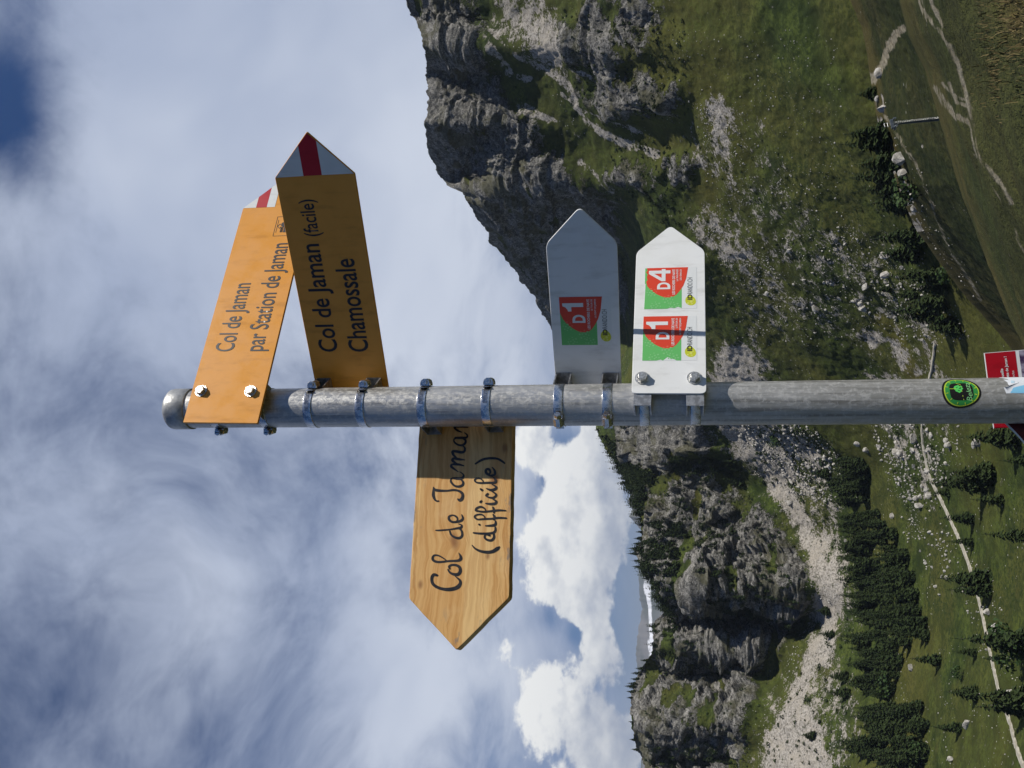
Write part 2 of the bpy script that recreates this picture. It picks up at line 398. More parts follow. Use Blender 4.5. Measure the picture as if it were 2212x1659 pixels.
clamp(.3747, 90, 'slotted hose clamp above the lettering of the wooden sign', (10, 68))
clamp(.2788, 90, 'slotted hose clamp at the lower edge of the wooden sign', (10, 68))
clamp(.1737, -38, 'hose clamp of the shaded grey-white sign, upper one, screw facing front', (-22, -4))
clamp(.1050, -38, 'hose clamp of the shaded grey-white sign, lower one, screw facing front', (-22, -4))
clamp(.0536, 150, 'plain hose clamp band under the bright white sign, upper one')
clamp(-.0157, 150, 'plain hose clamp band under the bright white sign, lower one')

# ------------------------------------------------------------------ signs
SIGN = {'Y1': (.6731, 26.44, -.31), 'Y2': (.5092, -24.41, .08), 'WD': (.3265, 20.07, 2.57), 'D1': (.1383, -27.22, -.43), 'D4': (.0198, 29.09, -.24)}
def sign_mtx(k):
    z, a, ta = SIGN[k]
    return Matrix.Translation((PX + LX * z, PD, CAMZ + z)) @ Matrix.Rotation(rad(a), 4, 'Z') @ Matrix.Rotation(-rad(ta), 4, 'Y')
def bolt(parent, x, z, y, r=.0072, h=.0068, rot=.2):
    """hexagonal bolt head standing out from the sign face at y"""
    mb = MB(); n = 6
    mb.tube((x, y, z), (x, y - .0013, z), r * 1.32, n=28)
    q = [(r * 1.0, -.0013), (r * 1.0, -h + .0012), (r * .9, -h)]
    vs = [(x + rr * math.cos(rot + i * math.pi / 3), y + yy, z + rr * math.sin(rot + i * math.pi / 3)) for rr, yy in q for i in range(n)]
    fs = [(k * n + i, (k + 1) * n + i, (k + 1) * n + (i + 1) % n, k * n + (i + 1) % n) for k in range(2) for i in range(n)] + [tuple(2 * n + i for i in range(n))]
    mb.add(vs, fs)
    bo = mb.build('bolt', zinc, parent)
    mb = MB(); mb.tube((x, y - h + .0002, z), (x, y - h - .0003, z), r * .72, r * .62, n=20); mb.build('stamped_face', zinc, bo)
    return bo
def bracket(parent, z, yplate, side, hw=.0118):
    """U-channel between the sign (back face at yplate) and the pole; side = +1 the pole lies at +y, -1 at -y"""
    mb = MB(); t_ = .0018; x0 = -.027
    ys = yplate; yi = yplate + side * t_
    mb.box(x0, -x0, min(ys, yi), max(ys, yi), z - hw, z + hw)
    for zc in (z - hw, z + hw - t_):
        outline = [(x0, yi), (-x0, yi)]
        arc = [(PR * math.sin(a), -side * PR * math.cos(a)) for a in np.linspace(rad(57), -rad(57), 13)]
        pts = outline + [(-x0, arc[0][1] + side * .000)] + arc[0:] + [(x0, arc[-1][1])]
        vs = [(x, y, zc) for x, y in pts] + [(x, y, zc + t_) for x, y in pts]; n = len(pts)
        f1 = tuple(range(n)); fs = [f1[::-1], tuple(range(n, 2 * n))] + [(i, (i + 1) % n, n + (i + 1) % n, n + i) for i in range(n)]
        mb.add(vs, fs)
    return mb.build('bracket', bracketm, parent)
def arrow(x0, xs, xt, h): return [(x0, -h), (xs, -h), (xt, 0), (xs, h), (x0, h)]
E0 = .00025

# top yellow sign
o = empty('direction_sign', sign_mtx('Y1'), 'sunlit yellow arrow sign at the pole top, reading par Station de Jaman', 'trail sign', 'arrow signs on the pole')
yf = -.050
MB().prism(rounded(arrow(-.0468, .3495, .4098, .0605), .0015, 3), yf, yf + .0035, .0006).build('plate', yellow, o)
def poly(pts, y, m, name, parent, th=.0002):
    return MB().prism(pts, y, y + th).build(name, m, parent)
xe = lambda z: .3495 + (.0605 - abs(z)) / .0605 * .0603 - .0012
poly([(.3500, .002), (xe(.002) - .000, .002), (xe(.0168), .0168), (.3500, .0168)], yf - E0, tipwhite, 'white_tip', o)
poly([(.3500, .0170), (xe(.0170), .0170), (xe(.0362), .0362), (.3500, .0362)], yf - E0, tipred, 'red_stripe', o)
poly([(.3500, .0364), (xe(.0364), .0364), (.3506, .0596), (.3500, .0596)], yf - E0, tipwhite, 'white_tip', o)
text_mesh('Col de Jaman', .0738, .1984, .0090, .0310, ink, yf - .0004, parent=o, bold=.006)
text_mesh('par Station de Jaman', .0740, .2748, -.0400, .0310, ink, yf - .0004, parent=o, bold=.006)
mb = MB(); X0, X1, Z0, Z1, q = .2895, .3292, -.0440, -.0078, .0006           # small pictogram of a train in a thin frame
y0, y1 = yf - .0003, yf - .0001
for a in ((X0, X1, Z0, Z0 + q), (X0, X1, Z1 - q, Z1), (X0, X0 + q, Z0, Z1), (X1 - q, X1, Z0, Z1)): mb.box(a[0], a[1], y0, y1, a[2], a[3])
mb.box(.2965, .3225, y0, y1, -.0117, -.0112)
for k in range(4): mb.box(.2970, .3075, y0, y1, -.0190 - k * .0013, -.0184 - k * .0013)
mb.box(.2968, .3080, y0, y1, -.0300, -.0242)
mb.prism([(.3075, -.0290), (.3170, -.0290), (.3180, -.0215), (.3150, -.0180), (.3100, -.0185), (.3075, -.0215)], y0, y1)
for (ax, az, bx, bz) in ((.3094, -.0122, .3142, -.0156), (.3142, -.0156, .3110, -.0185), (.3094, -.0122, .3050, -.0161), (.3050, -.0161, .3085, -.0188)):
    d = Vector((bx - ax, bz - az)).normalized(); nn_ = Vector((-d.y, d.x)) * .00045
    mb.prism([(ax - nn_.x, az - nn_.y), (bx - nn_.x, bz - nn_.y), (bx + nn_.x, bz + nn_.y), (ax + nn_.x, az + nn_.y)], y0, y1)
mb.build('train_pictogram', ink, o)
for z in (.0445, -.0369): bolt(o, .0054, z, yf, rot=.2 + z * 6); bracket(o, z - .002, yf + .0035, +1)

# shaded yellow sign
o = empty('direction_sign', sign_mtx('Y2'), 'yellow arrow sign in its own shade, Col de Jaman (facile), Chamossale', 'trail sign', 'arrow signs on the pole')
yf = .050
MB().prism(rounded(arrow(-.042, .3390, .3990, .0600), .0015, 3), yf, yf + .0035, .0006).build('plate', yellow, o)
xe = lambda z: .3390 + (.0600 - abs(z)) / .0600 * .0600 - .0012
poly([(.3392, -.0590), (xe(-.0590), -.0590), (xe(-.0116), -.0116), (.3392, -.0116)], yf - E0, tipwhite, 'white_tip', o)
poly([(.3392, -.0114), (xe(-.0114), -.0114), (.3968, .0), (xe(.0160), .0160), (.3392, .0160)], yf - E0, tipred, 'red_stripe', o)
poly([(.3392, .0162), (xe(.0162), .0162), (xe(.0590), .0590), (.3392, .0590)], yf - E0, tipwhite, 'white_tip', o)
text_mesh('Col de Jaman', .0711, .2411, .0115, .0300, ink, yf - .0004, parent=o, bold=.012)
text_mesh('(facile)', .2525, .3060, .0085, .0225, ink, yf - .0004, parent=o, bold=.008)
text_mesh('Chamossale', .0705, .2172, -.0385, .0315, ink, yf - .0004, parent=o, bold=.012)
for z in (.0433, -.0393): bracket(o, z, yf - .0003, -1)

# wooden sign
o = empty('direction_sign', sign_mtx('WD'), 'pine arrow board pointing left with hand-painted lettering Col de Jaman (difficile)', 'trail sign', 'arrow signs on the pole')
yf = .050
pts = [(-.342, 0), (-.2700, -.0735), (.042, -.0735), (.042, .0735), (-.2715, .0735)]
rag = []
rr = random.Random(4)
P5 = rounded(pts, .0035, 3, (0, 1, 4))
for i in range(len(P5)):
    a, b_ = Vector(P5[i]), Vector(P5[(i + 1) % len(P5)]); n = max(1, int((b_ - a).length / .012))
    for k in range(n):
        p = a.lerp(b_, k / n)
        if k: p = p + Vector((rr.uniform(-1, 1), rr.uniform(-1, 1))) * .00035
        rag.append(tuple(p))
MB().prism(rag, yf, yf + .021, .0011).build('board', woodm, o)
STROKES = [[-2391,330,25,-2380,380,35,-2411,406,38,-2464,408,35,-2516,384,33,-2558,321,33,-2584,232,33,-2589,145,41,-2574,59,43,-2543,6,46,-2496,-16,35,-2455,-1,25,-2403,66,8],[-2308,175,18,-2350,145,23,-2376,89,30,-2377,24,38,-2335,-7,38,-2277,6,33,-2246,62,28,-2245,128,25,-2266,160,28,-2298,148,18],[-2072,26,8,-2120,-3,28,-2162,-5,38,-2183,43,28,-2187,164,23,-2200,307,25,-2185,385,28,-2148,414,30,-2105,394,23,-2106,333,18,-2138,265,15,-2176,208,13],[-1738,387,14,-1740,334,19,-1730,175,19,-1716,81,24,-1707,18,31,-1687,-2,26,-1666,4,17,-1650,47,10],[-1756,174,19,-1808,151,22,-1849,86,26,-1855,22,31,-1820,-13,29,-1759,-5,24,-1717,28,24],[-1516,5,12,-1563,-13,26,-1599,7,31,-1619,75,26,-1617,149,26,-1581,193,29,-1539,195,26,-1519,143,17,-1541,89,22,-1577,66,19,-1613,80,14],[-1091,459,12,-1129,435,31,-1145,364,31,-1150,245,24,-1141,149,26,-1154,74,26,-1187,19,31,-1229,1,34,-1281,15,41,-1296,46,36,-1280,74,17],[-1102,453,19,-1166,455,31,-1219,452,34,-1278,427,24,-1303,394,19,-1303,367,17],[-966,114,29,-960,168,19,-980,194,17,-1023,187,24,-1078,131,24,-1090,66,29,-1070,13,31,-1028,4,26,-984,38,19,-962,82,19],[-959,179,10,-966,114,31,-968,39,31,-942,2,29,-905,9,17,-866,59,10],[-865,86,10,-809,164,26,-776,198,31,-749,178,26,-752,91,29,-774,4,14],[-740,113,17,-701,169,31,-673,181,34,-657,160,29,-671,84,31,-686,-9,12],[-653,117,17,-603,168,29,-558,186,36,-543,171,31,-550,122,34,-565,45,34,-548,2,31,-499,-1,26,-465,27,14],[-334,142,29,-361,174,19,-405,161,22,-446,104,24,-454,39,29,-422,-4,31,-378,-7,26,-349,32,22],[-334,153,26,-337,65,34,-339,0,29,-324,-32,24,-290,-26,19,-256,14,10],[-249,53,10,-224,114,24,-189,159,26,-161,172,26,-161,117,19,-174,-37,14],[-1962,-167,10,-2010,-213,20,-2048,-290,28,-2065,-389,33,-2055,-475,38,-2014,-544,41,-1993,-571,18],[-1784,-184,19,-1795,-289,24,-1795,-403,24,-1786,-475,29,-1756,-505,26,-1715,-504,22,-1699,-498,12],[-1827,-425,23,-1810,-370,20,-1847,-349,23,-1885,-383,25,-1896,-449,28,-1859,-486,28,-1811,-485,23],[-1684,-358,14,-1683,-420,24,-1674,-493,31,-1643,-507,26,-1608,-501,12],[-1662,-261,22,-1668,-270,22],[-1576,-661,19,-1570,-552,24,-1581,-448,22,-1584,-323,22,-1588,-240,19,-1567,-202,22,-1541,-191,22,-1520,-222,19,-1516,-290,19,-1548,-338,14,-1577,-344,12],[-1520,-467,17,-1561,-489,29,-1597,-480,19],[-1466,-653,14,-1459,-549,24,-1468,-445,24,-1476,-320,22,-1464,-235,22,-1453,-203,22,-1422,-218,26,-1402,-275,24,-1424,-329,19,-1461,-356,12],[-1411,-459,17,-1453,-476,29,-1494,-477,19],[-1354,-353,17,-1364,-432,29,-1355,-494,31,-1324,-504,26,-1286,-450,14],[-1331,-271,29,-1317,-283,24],[-1214,-375,29,-1237,-349,19,-1264,-397,19,-1271,-460,26,-1240,-501,26,-1209,-490,22,-1176,-437,12],[-1132,-356,14,-1155,-425,29,-1140,-488,31,-1109,-498,24,-1071,-439,12],[-1135,-264,19,-1153,-288,29],[-965,-457,10,-998,-484,24,-1030,-490,29,-1045,-464,26,-1043,-380,24,-1045,-274,22,-1033,-199,19,-1000,-171,19,-974,-197,17,-976,-250,17,-1009,-294,14,-1036,-305,12],[-949,-446,14,-937,-408,24,-904,-354,31,-866,-337,31,-840,-352,31,-841,-384,29,-879,-407,26,-905,-397,22],[-938,-419,22,-923,-472,29,-881,-476,31,-843,-459,22,-810,-431,10],[-749,-178,22,-702,-252,29,-678,-326,29,-672,-422,29,-683,-508,26,-717,-572,26,-756,-621,19]]
for i, st in enumerate(STROKES):
    P = [Vector((st[k] / 1e4, st[k + 1] / 1e4, st[k + 2] * 1.28 / 2e4)) for k in range(0, len(st), 3)]
    Q = []
    for k in range(len(P) - 1):
        p0, p1, p2, p3 = P[max(k - 1, 0)], P[k], P[k + 1], P[min(k + 2, len(P) - 1)]
        for s_ in range(5):
            u = s_ / 5
            Q.append(.5 * ((2 * p1) + (p2 - p0) * u + (2 * p0 - 5 * p1 + 4 * p2 - p3) * u * u + (3 * p1 - p0 - 3 * p2 + p3) * u ** 3))
    Q.append(P[-1]); yy = yf - .0003 - i * .00001
    mb = MB(); vs = []; n = len(Q)
    for k, p in enumerate(Q):
        d = Q[min(k + 1, n - 1)] - Q[max(k - 1, 0)]; d = Vector((d.x, d.y)).normalized(); nn_ = Vector((-d.y, d.x)) * max(p.z, .0003)
        vs += [(p.x + nn_.x, yy, p.y + nn_.y), (p.x - nn_.x, yy, p.y - nn_.y)]
    mb.add(vs, [(2 * k, 2 * k + 1, 2 * k + 3, 2 * k + 2) for k in range(n - 1)])
    for e in (Q[0], Q[-1]):
        r_ = max(e.z, .0003); mb.add([(e.x + r_ * math.cos(q), yy, e.y + r_ * math.sin(q)) for q in np.linspace(0, 2 * math.pi, 11)[:-1]], [tuple(range(9, -1, -1))])
    mb.build('brush_stroke', paint, o)
for z in (.0482, -.0477): bracket(o, z, yf - .0003, -1)

# white signs
def sticker(parent, xl, xr, zb, zt, y, num, lines, tear):
    """square route sticker: green field, red drop, number, route name and web address"""
    Wd, Ht = xr - xl, zt - zb
    def N(s, t): return (xl + s * Wd, zb + t * Ht)
    st = MB().prism([N(0, 0), N(1, 0), N(1, 1), N(0, 1)], y - .0002, y - .00002).build('sticker', stw, parent)
    def flat(pts, lvl, m, name): 
        return MB().prism(pts, y - .0002 - lvl * .00008, y - .0002 - lvl * .00008 + .00006).build(name, m, st)
    g = [N(0, .285), N(.995, .285), N(.995, 1), N(0, 1)]
    if tear == 'left': g = [N(0, .285), N(.995, .285), N(.995, 1), N(0, 1), N(0, .74), N(.02, .66), N(.0, .62), N(.075, .535), N(.02, .40), N(0, .37)]
    if tear == 'top': g = [N(.0, .285), N(.995, .285), N(.995, 1), N(.62, 1), N(.6, .985), N(0, 1), N(0, .56), N(.025, .5), N(.01, .42), N(.04, .36), N(.02, .3)]
    flat(g[::1], 1, stgr, 'green_field')
    drop = [(1, .165), (1, 1), (.68, 1), (.55, .95), (.45, .88), (.345, .755), (.29, .655), (.265, .545), (.285, .45), (.335, .385), (.42, .325), (.55, .255), (.73, .20)]
    if tear == 'top': drop = [(1, .165), (1, .965), (.93, .955), (.9, .98), (.84, .95), (.78, .965), (.70, .95), (.66, .975), (.55, .95), (.45, .88), (.345, .755), (.29, .655), (.265, .545), (.285, .45), (.335, .385), (.42, .325), (.55, .255), (.73, .20)]
    flat([N(*p) for p in drop], 2, strd, 'red_drop')
    rr = random.Random(5)
    inside = lambda s, t: s > .30 + abs(t - .55) * .55 - (0 if t < .9 else 0) and (s - .265) > 1.15 * (t - .55) ** 2
    for ci, (cs, ct) in enumerate(((.40, .86), (.22, .545), (.075, .78), (.055, .43))):
        mg, mr = MB(), MB()
        for ring, cnt in ((.038, 4), (.088, 8)):
            for k in range(cnt):
                a = 2 * math.pi * (k + rr.uniform(-.2, .2)) / cnt
                s0, t0 = cs + ring * math.cos(a), ct + ring * math.sin(a)
                if not (.02 < s0 < .97 and .31 < t0 < .97): continue
                rad_ = .0165 + rr.uniform(-.003, .004)
                pp = [N(s0 + rad_ * math.cos(a + q), t0 + rad_ * 1.1 * math.sin(a + q)) for q in (0, 1.1, 2.2, 3.4, 4.5, 5.5)]
                red = (s0 - .265) > 2.1 * (t0 - .55) ** 2 if t0 > .55 else (s0 - .265) > 4.2 * (t0 - .55) ** 2
                (mr if red else mg).prism(pp, y - .0002 - 3 * .00008, y - .0002 - 3 * .00008 + .00005)
        if mg.v: mg.build('flower_print', stpale, st)
        if mr.v: mr.build('flower_print', stpink, st)
    blob = [(.175 + .118 * math.cos(a) * (1 + .12 * math.cos(a)), .118 + .102 * math.sin(a) + .012 * math.cos(a)) for a in np.linspace(0, 2 * math.pi, 25)[:-1]]
    flat([N(*p) for p in blob], 1, stlime, 'lime_logo')
    mb = MB()
    for s0, t0, q in ((.12, .165, .022), (.16, .105, .028), (.215, .155, .02), (.11, .09, .018), (.2, .07, .018)):
        mb.prism([N(s0 + q * math.cos(a), t0 + q * math.sin(a)) for a in np.linspace(0, 2 * math.pi, 8)[:-1]], y - .0002 - 2 * .00008, y - .0002 - 2 * .00008 + .00005)
    mb.build('lime_spot', stlime2, st)
    yt = y - .0002 - 4 * .00008
    def tx(s, s0, s1, t0, cap, m, bold): text_mesh(s, xl + s0 * Wd, xl + s1 * Wd, zb + t0 * Ht, cap * Ht, m, yt, parent=st, bold=bold)
    tx('D', .468, .635, .505, .255, stw, .035)
    if num == '1': MB().prism([N(*q) for q in ((.795, .535), (.875, .535), (.875, .945), (.815, .945), (.79, .885), (.735, .845), (.705, .84), (.705, .77), (.795, .77))], yt, yt + .00006).build('lettering', stw, st)
    else:
        for k, q in enumerate((((.855, .505), (.93, .505), (.93, .925), (.855, .925)), ((.665, .60), (.965, .60), (.965, .675), (.665, .675)), ((.665, .675), (.745, .675), (.93, .925), (.85, .925)))):
            MB().prism([N(*p) for p in q], yt - k * .00002, yt + .00006).build('lettering', stw, st)
    tx('LES ROCHERS DE NAYE', .335, .95, .415, .052, stw, .02)
    for k, (s, s0) in enumerate(lines): tx(s, s0, .95, .355 - k * .066, .034, stw, .01)
    tx('ID', .205, .33, .085, .092, ink, .03); tx('RANDO.CH', .345, .74, .085, .092, stgrey, -.008)
    return st

o = empty('direction_sign', sign_mtx('D1'), 'shaded white arrow sign carrying a single D1 route sticker', 'trail sign', 'arrow signs on the pole')
yf = .050
plate_pts = lambda x0: rounded(arrow(x0, .2245, .2745, .0488), .009, 5, (0, 1, 3, 4))
MB().prism(rounded(arrow(-.032, .2245, .2745, .0488), .0085, 6), yf, yf + .0025, .0005).build('plate', whitep, o)
sticker(o, .0715, .1461, -.0373, .0355, yf, '1', [('LE TOUR DE', .72), ('LA DENT DE JAMAN', .57)], '')
for z in (.0354, -.0333): bracket(o, z, yf - .0003, -1)

o = empty('direction_sign', sign_mtx('D4'), 'bright white arrow sign with two route stickers, D1 and D4', 'trail sign', 'arrow signs on the pole')
yf = -.050
MB().prism(rounded(arrow(-.0101, .2295, .2782, .0498), .0075, 6), yf, yf + .0025, .0005).build('plate', whitep, o)
sticker(o, .1271, .1995, -.0380, .0360, yf, '4', [('LA TRAVERSÉE', .66), ('DES VERRAUX', .68)], 'top')
sticker(o, .0414, .1144, -.0376, .0366, yf, '1', [('LE TOUR DE', .72), ('LA DENT DE JAMAN', .57)], 'left')
for z in (.0361, -.0339): bolt(o, .0134, z, yf, .0075, .0075, rot=.5 + z * 9); bracket(o, z - .001, yf + .0025, +1)

# ------------------------------------------------------------------ stickers and paper lower down on the pole
def wrap(name, outline, m, parent, r, z0, holes=None):
    """flat outline (angle in degrees, height) laid round the pole"""
    c = np.mean(outline, axis=0); vs = []; n = len(outline); K = 8
    for k in range(1, K + 1):
        for a, z in outline:
            aa = c[0] + (a - c[0]) * k / K; zz_ = c[1] + (z - c[1]) * k / K
            vs.append((r * math.sin(rad(aa)), -r * math.cos(rad(aa)), zz_ - z0))
    vs.append((r * math.sin(rad(c[0])), -r * math.cos(rad(c[0])), c[1] - z0))
    fs = [(k * n + i, (k + 1) * n + i, (k + 1) * n + (i + 1) % n, k * n + (i + 1) % n) for k in range(K - 1) for i in range(n)]
    fs += [(len(vs) - 1, i, (i + 1) % n) for i in range(n)]
    return MB().add(vs, fs, True).build(name, m, parent)
zc = -.3515
o = empty('round_sticker', pole_at(zc), 'round green and black Beleza sticker stuck on the pole', 'sticker')
blk = mat('sticker_black', (.012, .012, .012), .35); grn = mat('sticker_leaf_green', (.035, .27, .06), .35); lim = mat('sticker_yellow_green', (.45, .62, .05), .35)
def egg(k, n=40):
    out = []
    for a in np.linspace(0, 2 * math.pi, n + 1)[:-1]:
        ca, sa = math.cos(a), math.sin(a)
        out.append((28 + 44.5 * k * ca * (1 + .10 * sa), zc + (.0232 if sa > 0 else .0235) * k * sa * (1 - .08 * ca)))
    return out
def squircle(kx, kz, n=40, e=.55):
    return [(27 + kx * math.copysign(abs(math.cos(a)) ** e, math.cos(a)), zc - .0002 + kz * math.copysign(abs(math.sin(a)) ** e, math.sin(a))) for a in np.linspace(0, 2 * math.pi, n + 1)[:-1]]
wrap('black_rim', egg(1.0), blk, o, PR + .00015, zc)
wrap('yellow_ring', egg(.89), lim, o, PR + .00025, zc)
wrap('green_ring', egg(.83), grn, o, PR + .00035, zc)
wrap('black_field', squircle(24, .0140), blk, o, PR + .00045, zc)
def curve_on(name, lines, m, parent, r, wdt):
    mb = MB()
    for ln in lines:
        for (a, z), (a2, z2) in zip(ln[:-1], ln[1:]):
            p, q = np.array([rad(a) * r, z]), np.array([rad(a2) * r, z2]); d = q - p; d = d / (np.linalg.norm(d) + 1e-9); nn_ = np.array([-d[1], d[0]]) * wdt
            p, q = p - d * wdt * .6, q + d * wdt * .6
            vs = [(r * math.sin(u[0] / r), -r * math.cos(u[0] / r), u[1] - zc) for u in (p - nn_, q - nn_, q + nn_, p + nn_)]
            mb.add(vs, [(0, 1, 2, 3)])
    return mb.build(name, m, parent)
ticks = []
for k in range(12):
    a = 2 * math.pi * k / 12 + .2; ticks.append([(28 + 44.5 * .70 * math.cos(a), zc + .0234 * .70 * math.sin(a)), (28 + 44.5 * .80 * math.cos(a), zc + .0234 * .80 * math.sin(a))])
curve_on('ring_mark', ticks, lim, o, PR + .00055, .0005)
fig = [[(34, .0075), (36, .0050), (33, .0040), (31, .0062)], [(37, .0075), (41, .0062), (44, .0022)], [(34, .0042), (32, .0005), (36, -.0015)], [(36, .0042), (40, .0015), (41, -.0012)], [(30, .0062), (26, .0025), (29, .0005)]]
curve_on('figure_emblem', [[(a - 2, zc + z) for a, z in ln] for ln in fig], mat('sticker_bright_green', (.10, .62, .12), .35), o, PR + .00055, .0011)
curve_on('emblem_line', [[(33, zc + .0135), (33, zc + .006)], [(50, zc + .004), (46, zc - .0002), (36, zc - .0014), (26, zc - .0005), (14, zc - .001), (4, zc - .0018)]], lim, o, PR + .00055, .00035)
tm = text_mesh('Beleza', -.0135, .0125, 0, .0062, grn, 0, bold=.0, parent=o)
for v_ in tm.data.vertices:
    x, z = v_.co.x + v_.co.z * .25, v_.co.z - .0118 + .0006 * math.sin(v_.co.x * 300)
    a = rad(27) + x / PR; v_.co = ((PR + .00055) * math.sin(a), -(PR + .00055) * math.cos(a), z)
tm.data.materials[0] = stpale
o = empty('torn_sticker', pole_at(-.42), 'torn white and light blue sticker remnant near the bottom of the visible pole', 'sticker')
zc = -.42
wrap('white_paper', [(88, -.405), (64, -.4065), (52, -.409), (37, -.4085), (35, -.4025), (19, -.4040), (18, -.435), (60, -.470), (88, -.470)][::-1], mat('torn_white', (.72, .75, .78), .6), o, PR + .0003, zc)
wrap('blue_print', [(34, -.4135), (20, -.4085), (18.5, -.430), (30, -.45), (42, -.430), (40, -.424)][::-1], mat('torn_blue', (.22, .55, .78), .6), o, PR + .0005, zc)
wrap('blue_smudge', [(60, -.4145), (50, -.4125), (48, -.4165), (57, -.418)][::-1], mat('torn_pale_blue', (.5, .68, .78), .6), o, PR + .0005, zc)

redp = enamel('red_poster', (.42, .006, .018), (.33, .006, .016), .4)
o = empty('red_poster', Matrix.Translation((PX, PD + .052, CAMZ - .47)), 'red poster with white lettering fixed behind the pole, at the frame edge', 'poster')
Q = Matrix.Rotation(rad(-4.5), 4, 'Y') @ Matrix.Rotation(rad(6), 4, 'Z')
def quad(x0, x1, z0, z1): return [(x0, z0), (x1, z0), (x1, z1), (x0, z1)]
MB().prism(quad(-.03, .0745, -.06, .0585), 0, .0015).build('white_border', stw, o, Q)
MB().prism(quad(-.03, .0738, .0195, .0577), -.0002, -.00002).build('red_field', redp, o, Q)
MB().prism(quad(-.03, .0738, -.06, .0150), -.0002, -.00002).build('dark_picture', noisy(mat('poster_picture', (.05, .03, .09), .5), (.05, .025, .08), (.35, .33, .42), 90), o, Q)
for s, x0, x1, z, cp, bo in (('cueille', .0375, .0510, .0375, .0036, .02), ('otte de Jaman !', .0365, .0672, .0312, .0036, .02), ('nclus', .0385, .0470, .0243, .0030, .0)):
    tm = text_mesh(s, x0, x1, z, cp, stw, -.0005, parent=o, bold=bo); tm.matrix_local = Q
o = empty('curled_paper', Matrix.Translation((PX + .005, PD + .02, CAMZ - .47)), 'dark red curled paper sticking out left of the pole at the frame edge', 'paper')
mb = MB(); mw = MB(); vs = []; wv_ = []
for k in range(9):
    u = k / 8
    xt, yt_ = -.030 - .040 * u, -.012 + .035 * u - .018 * math.sin(u * 3.1)
    zt_ = .056 - .030 * u - .012 * u * u
    vs += [(xt, yt_, -.06), (xt, yt_, zt_)]; wv_ += [(xt, yt_ - .0003, zt_ - .003 * (1 - .4 * u)), (xt, yt_ - .0003, zt_ + .0004)]
mb.add(vs, [(2 * k, 2 * k + 2, 2 * k + 3, 2 * k + 1) for k in range(8)], True); mb.build('sheet', noisy(mat('dark_red_paper', (.10, .004, .01), .5), (.05, .004, .012), (.16, .006, .012), 40), o)
mw.add(wv_, [(2 * k, 2 * k + 2, 2 * k + 3, 2 * k + 1) for k in range(8)], True); mw.build('white_edge', stw, o)
# ------------------------------------------------------------------ noise on arrays
def _hash(ix, iy, iz, seed):
    h = (ix.astype(np.uint32) * np.uint32(374761393) + iy.astype(np.uint32) * np.uint32(668265263) + iz.astype(np.uint32) * np.uint32(2147483647) + np.uint32(seed * 1013904223 & 0xffffffff))
    h = (h ^ (h >> np.uint32(13))) * np.uint32(1274126177); h = h ^ (h >> np.uint32(16))
    return (h & np.uint32(0xffffff)).astype(np.float32) / np.float32(0xffffff)
def vnoise(p, seed=0):
    p = p.astype(np.float32); i = np.floor(p); f = p - i; i = i.astype(np.int64); f = f * f * (3 - 2 * f)
    out = np.zeros(p.shape[:-1], np.float32)
    for dx in (0, 1):
        wx = f[..., 0] if dx else 1 - f[..., 0]
        for dy in (0, 1):
            wy = f[..., 1] if dy else 1 - f[..., 1]
            for dz_ in (0, 1):
                wz = f[..., 2] if dz_ else 1 - f[..., 2]
                out += wx * wy * wz * _hash(i[..., 0] + dx, i[..., 1] + dy, i[..., 2] + dz_, seed)
    return out
def fbm(p, scale, oct=4, seed=0, gain=.5, ridged=False, st=(1, 1, 1)):
    """about -1..1; scale in metres"""
    q = p * (np.array(st) / scale); a, s, tot = 1.0, 0.0, 0.0
    for k in range(oct):
        v = vnoise(q * 2 ** k + k * 17.3, seed + k) * 2 - 1
        if ridged: v = 1 - 2 * np.abs(v)
        s = s + a * v; tot += a; a *= gain
    return s / tot
def facets(p, scale, seed, st=(1, 1, 1), slope=.5):
    """angular broken-rock relief: nearest cell of a jittered lattice, each cell a tilted flat face"""
    q = p * (np.array(st) / scale); b0 = np.floor(q).astype(np.int64); best = np.full(len(q), 1e9, np.float32); val = np.zeros(len(q), np.float32)
    for dx in (-1, 0, 1):
        for dy in (-1, 0, 1):
            for dz_ in (-1, 0, 1):
                c = b0 + np.array([dx, dy, dz_]); h = [_hash(c[:, 0], c[:, 1], c[:, 2], seed + k) for k in range(7)]
                d = q - (c + np.stack(h[:3], -1)); dist = (d * d).sum(-1); m = dist < best
                v = (h[3] - .5) * 1.3 + slope * 2 * (d[:, 0] * (h[4] - .5) + d[:, 1] * (h[5] - .5) + d[:, 2] * (h[6] - .5))
                best = np.where(m, dist, best); val = np.where(m, v, val)
    return val
def blur(a, n):
    for _ in range(2):
        for ax in (0, 1):
            c = np.cumsum(np.concatenate([np.repeat(np.take(a, [0], ax), n + 1, ax), a, np.repeat(np.take(a, [-1], ax), n, ax)], ax), ax)
            L = a.shape[ax]
            a = (np.take(c, range(2 * n + 1, 2 * n + 1 + L), ax) - np.take(c, range(0, L), ax)) / (2 * n + 1)
    return a
def in_poly(X, Y, poly):
    r = np.zeros(X.shape, bool); n = len(poly)
    for i in range(n):
        (x1, y1), (x2, y2) = poly[i], poly[(i + 1) % n]
        if y1 == y2: continue
        r ^= ((Y < y1) != (Y < y2)) & (X < (x2 - x1) * (Y - y1) / (y2 - y1) + x1)
    return r
def near_line(X, Y, pts, w_):
    d = np.full(X.shape, 1e9, np.float32)
    for (x1, y1), (x2, y2) in zip(pts[:-1], pts[1:]):
        L = (x2 - x1) ** 2 + (y2 - y1) ** 2; t_ = np.clip(((X - x1) * (x2 - x1) + (Y - y1) * (y2 - y1)) / L, 0, 1)
        d = np.minimum(d, np.hypot(X - x1 - t_ * (x2 - x1), Y - y1 - t_ * (y2 - y1)))
    return np.clip(1.5 - d / w_, 0, 1)

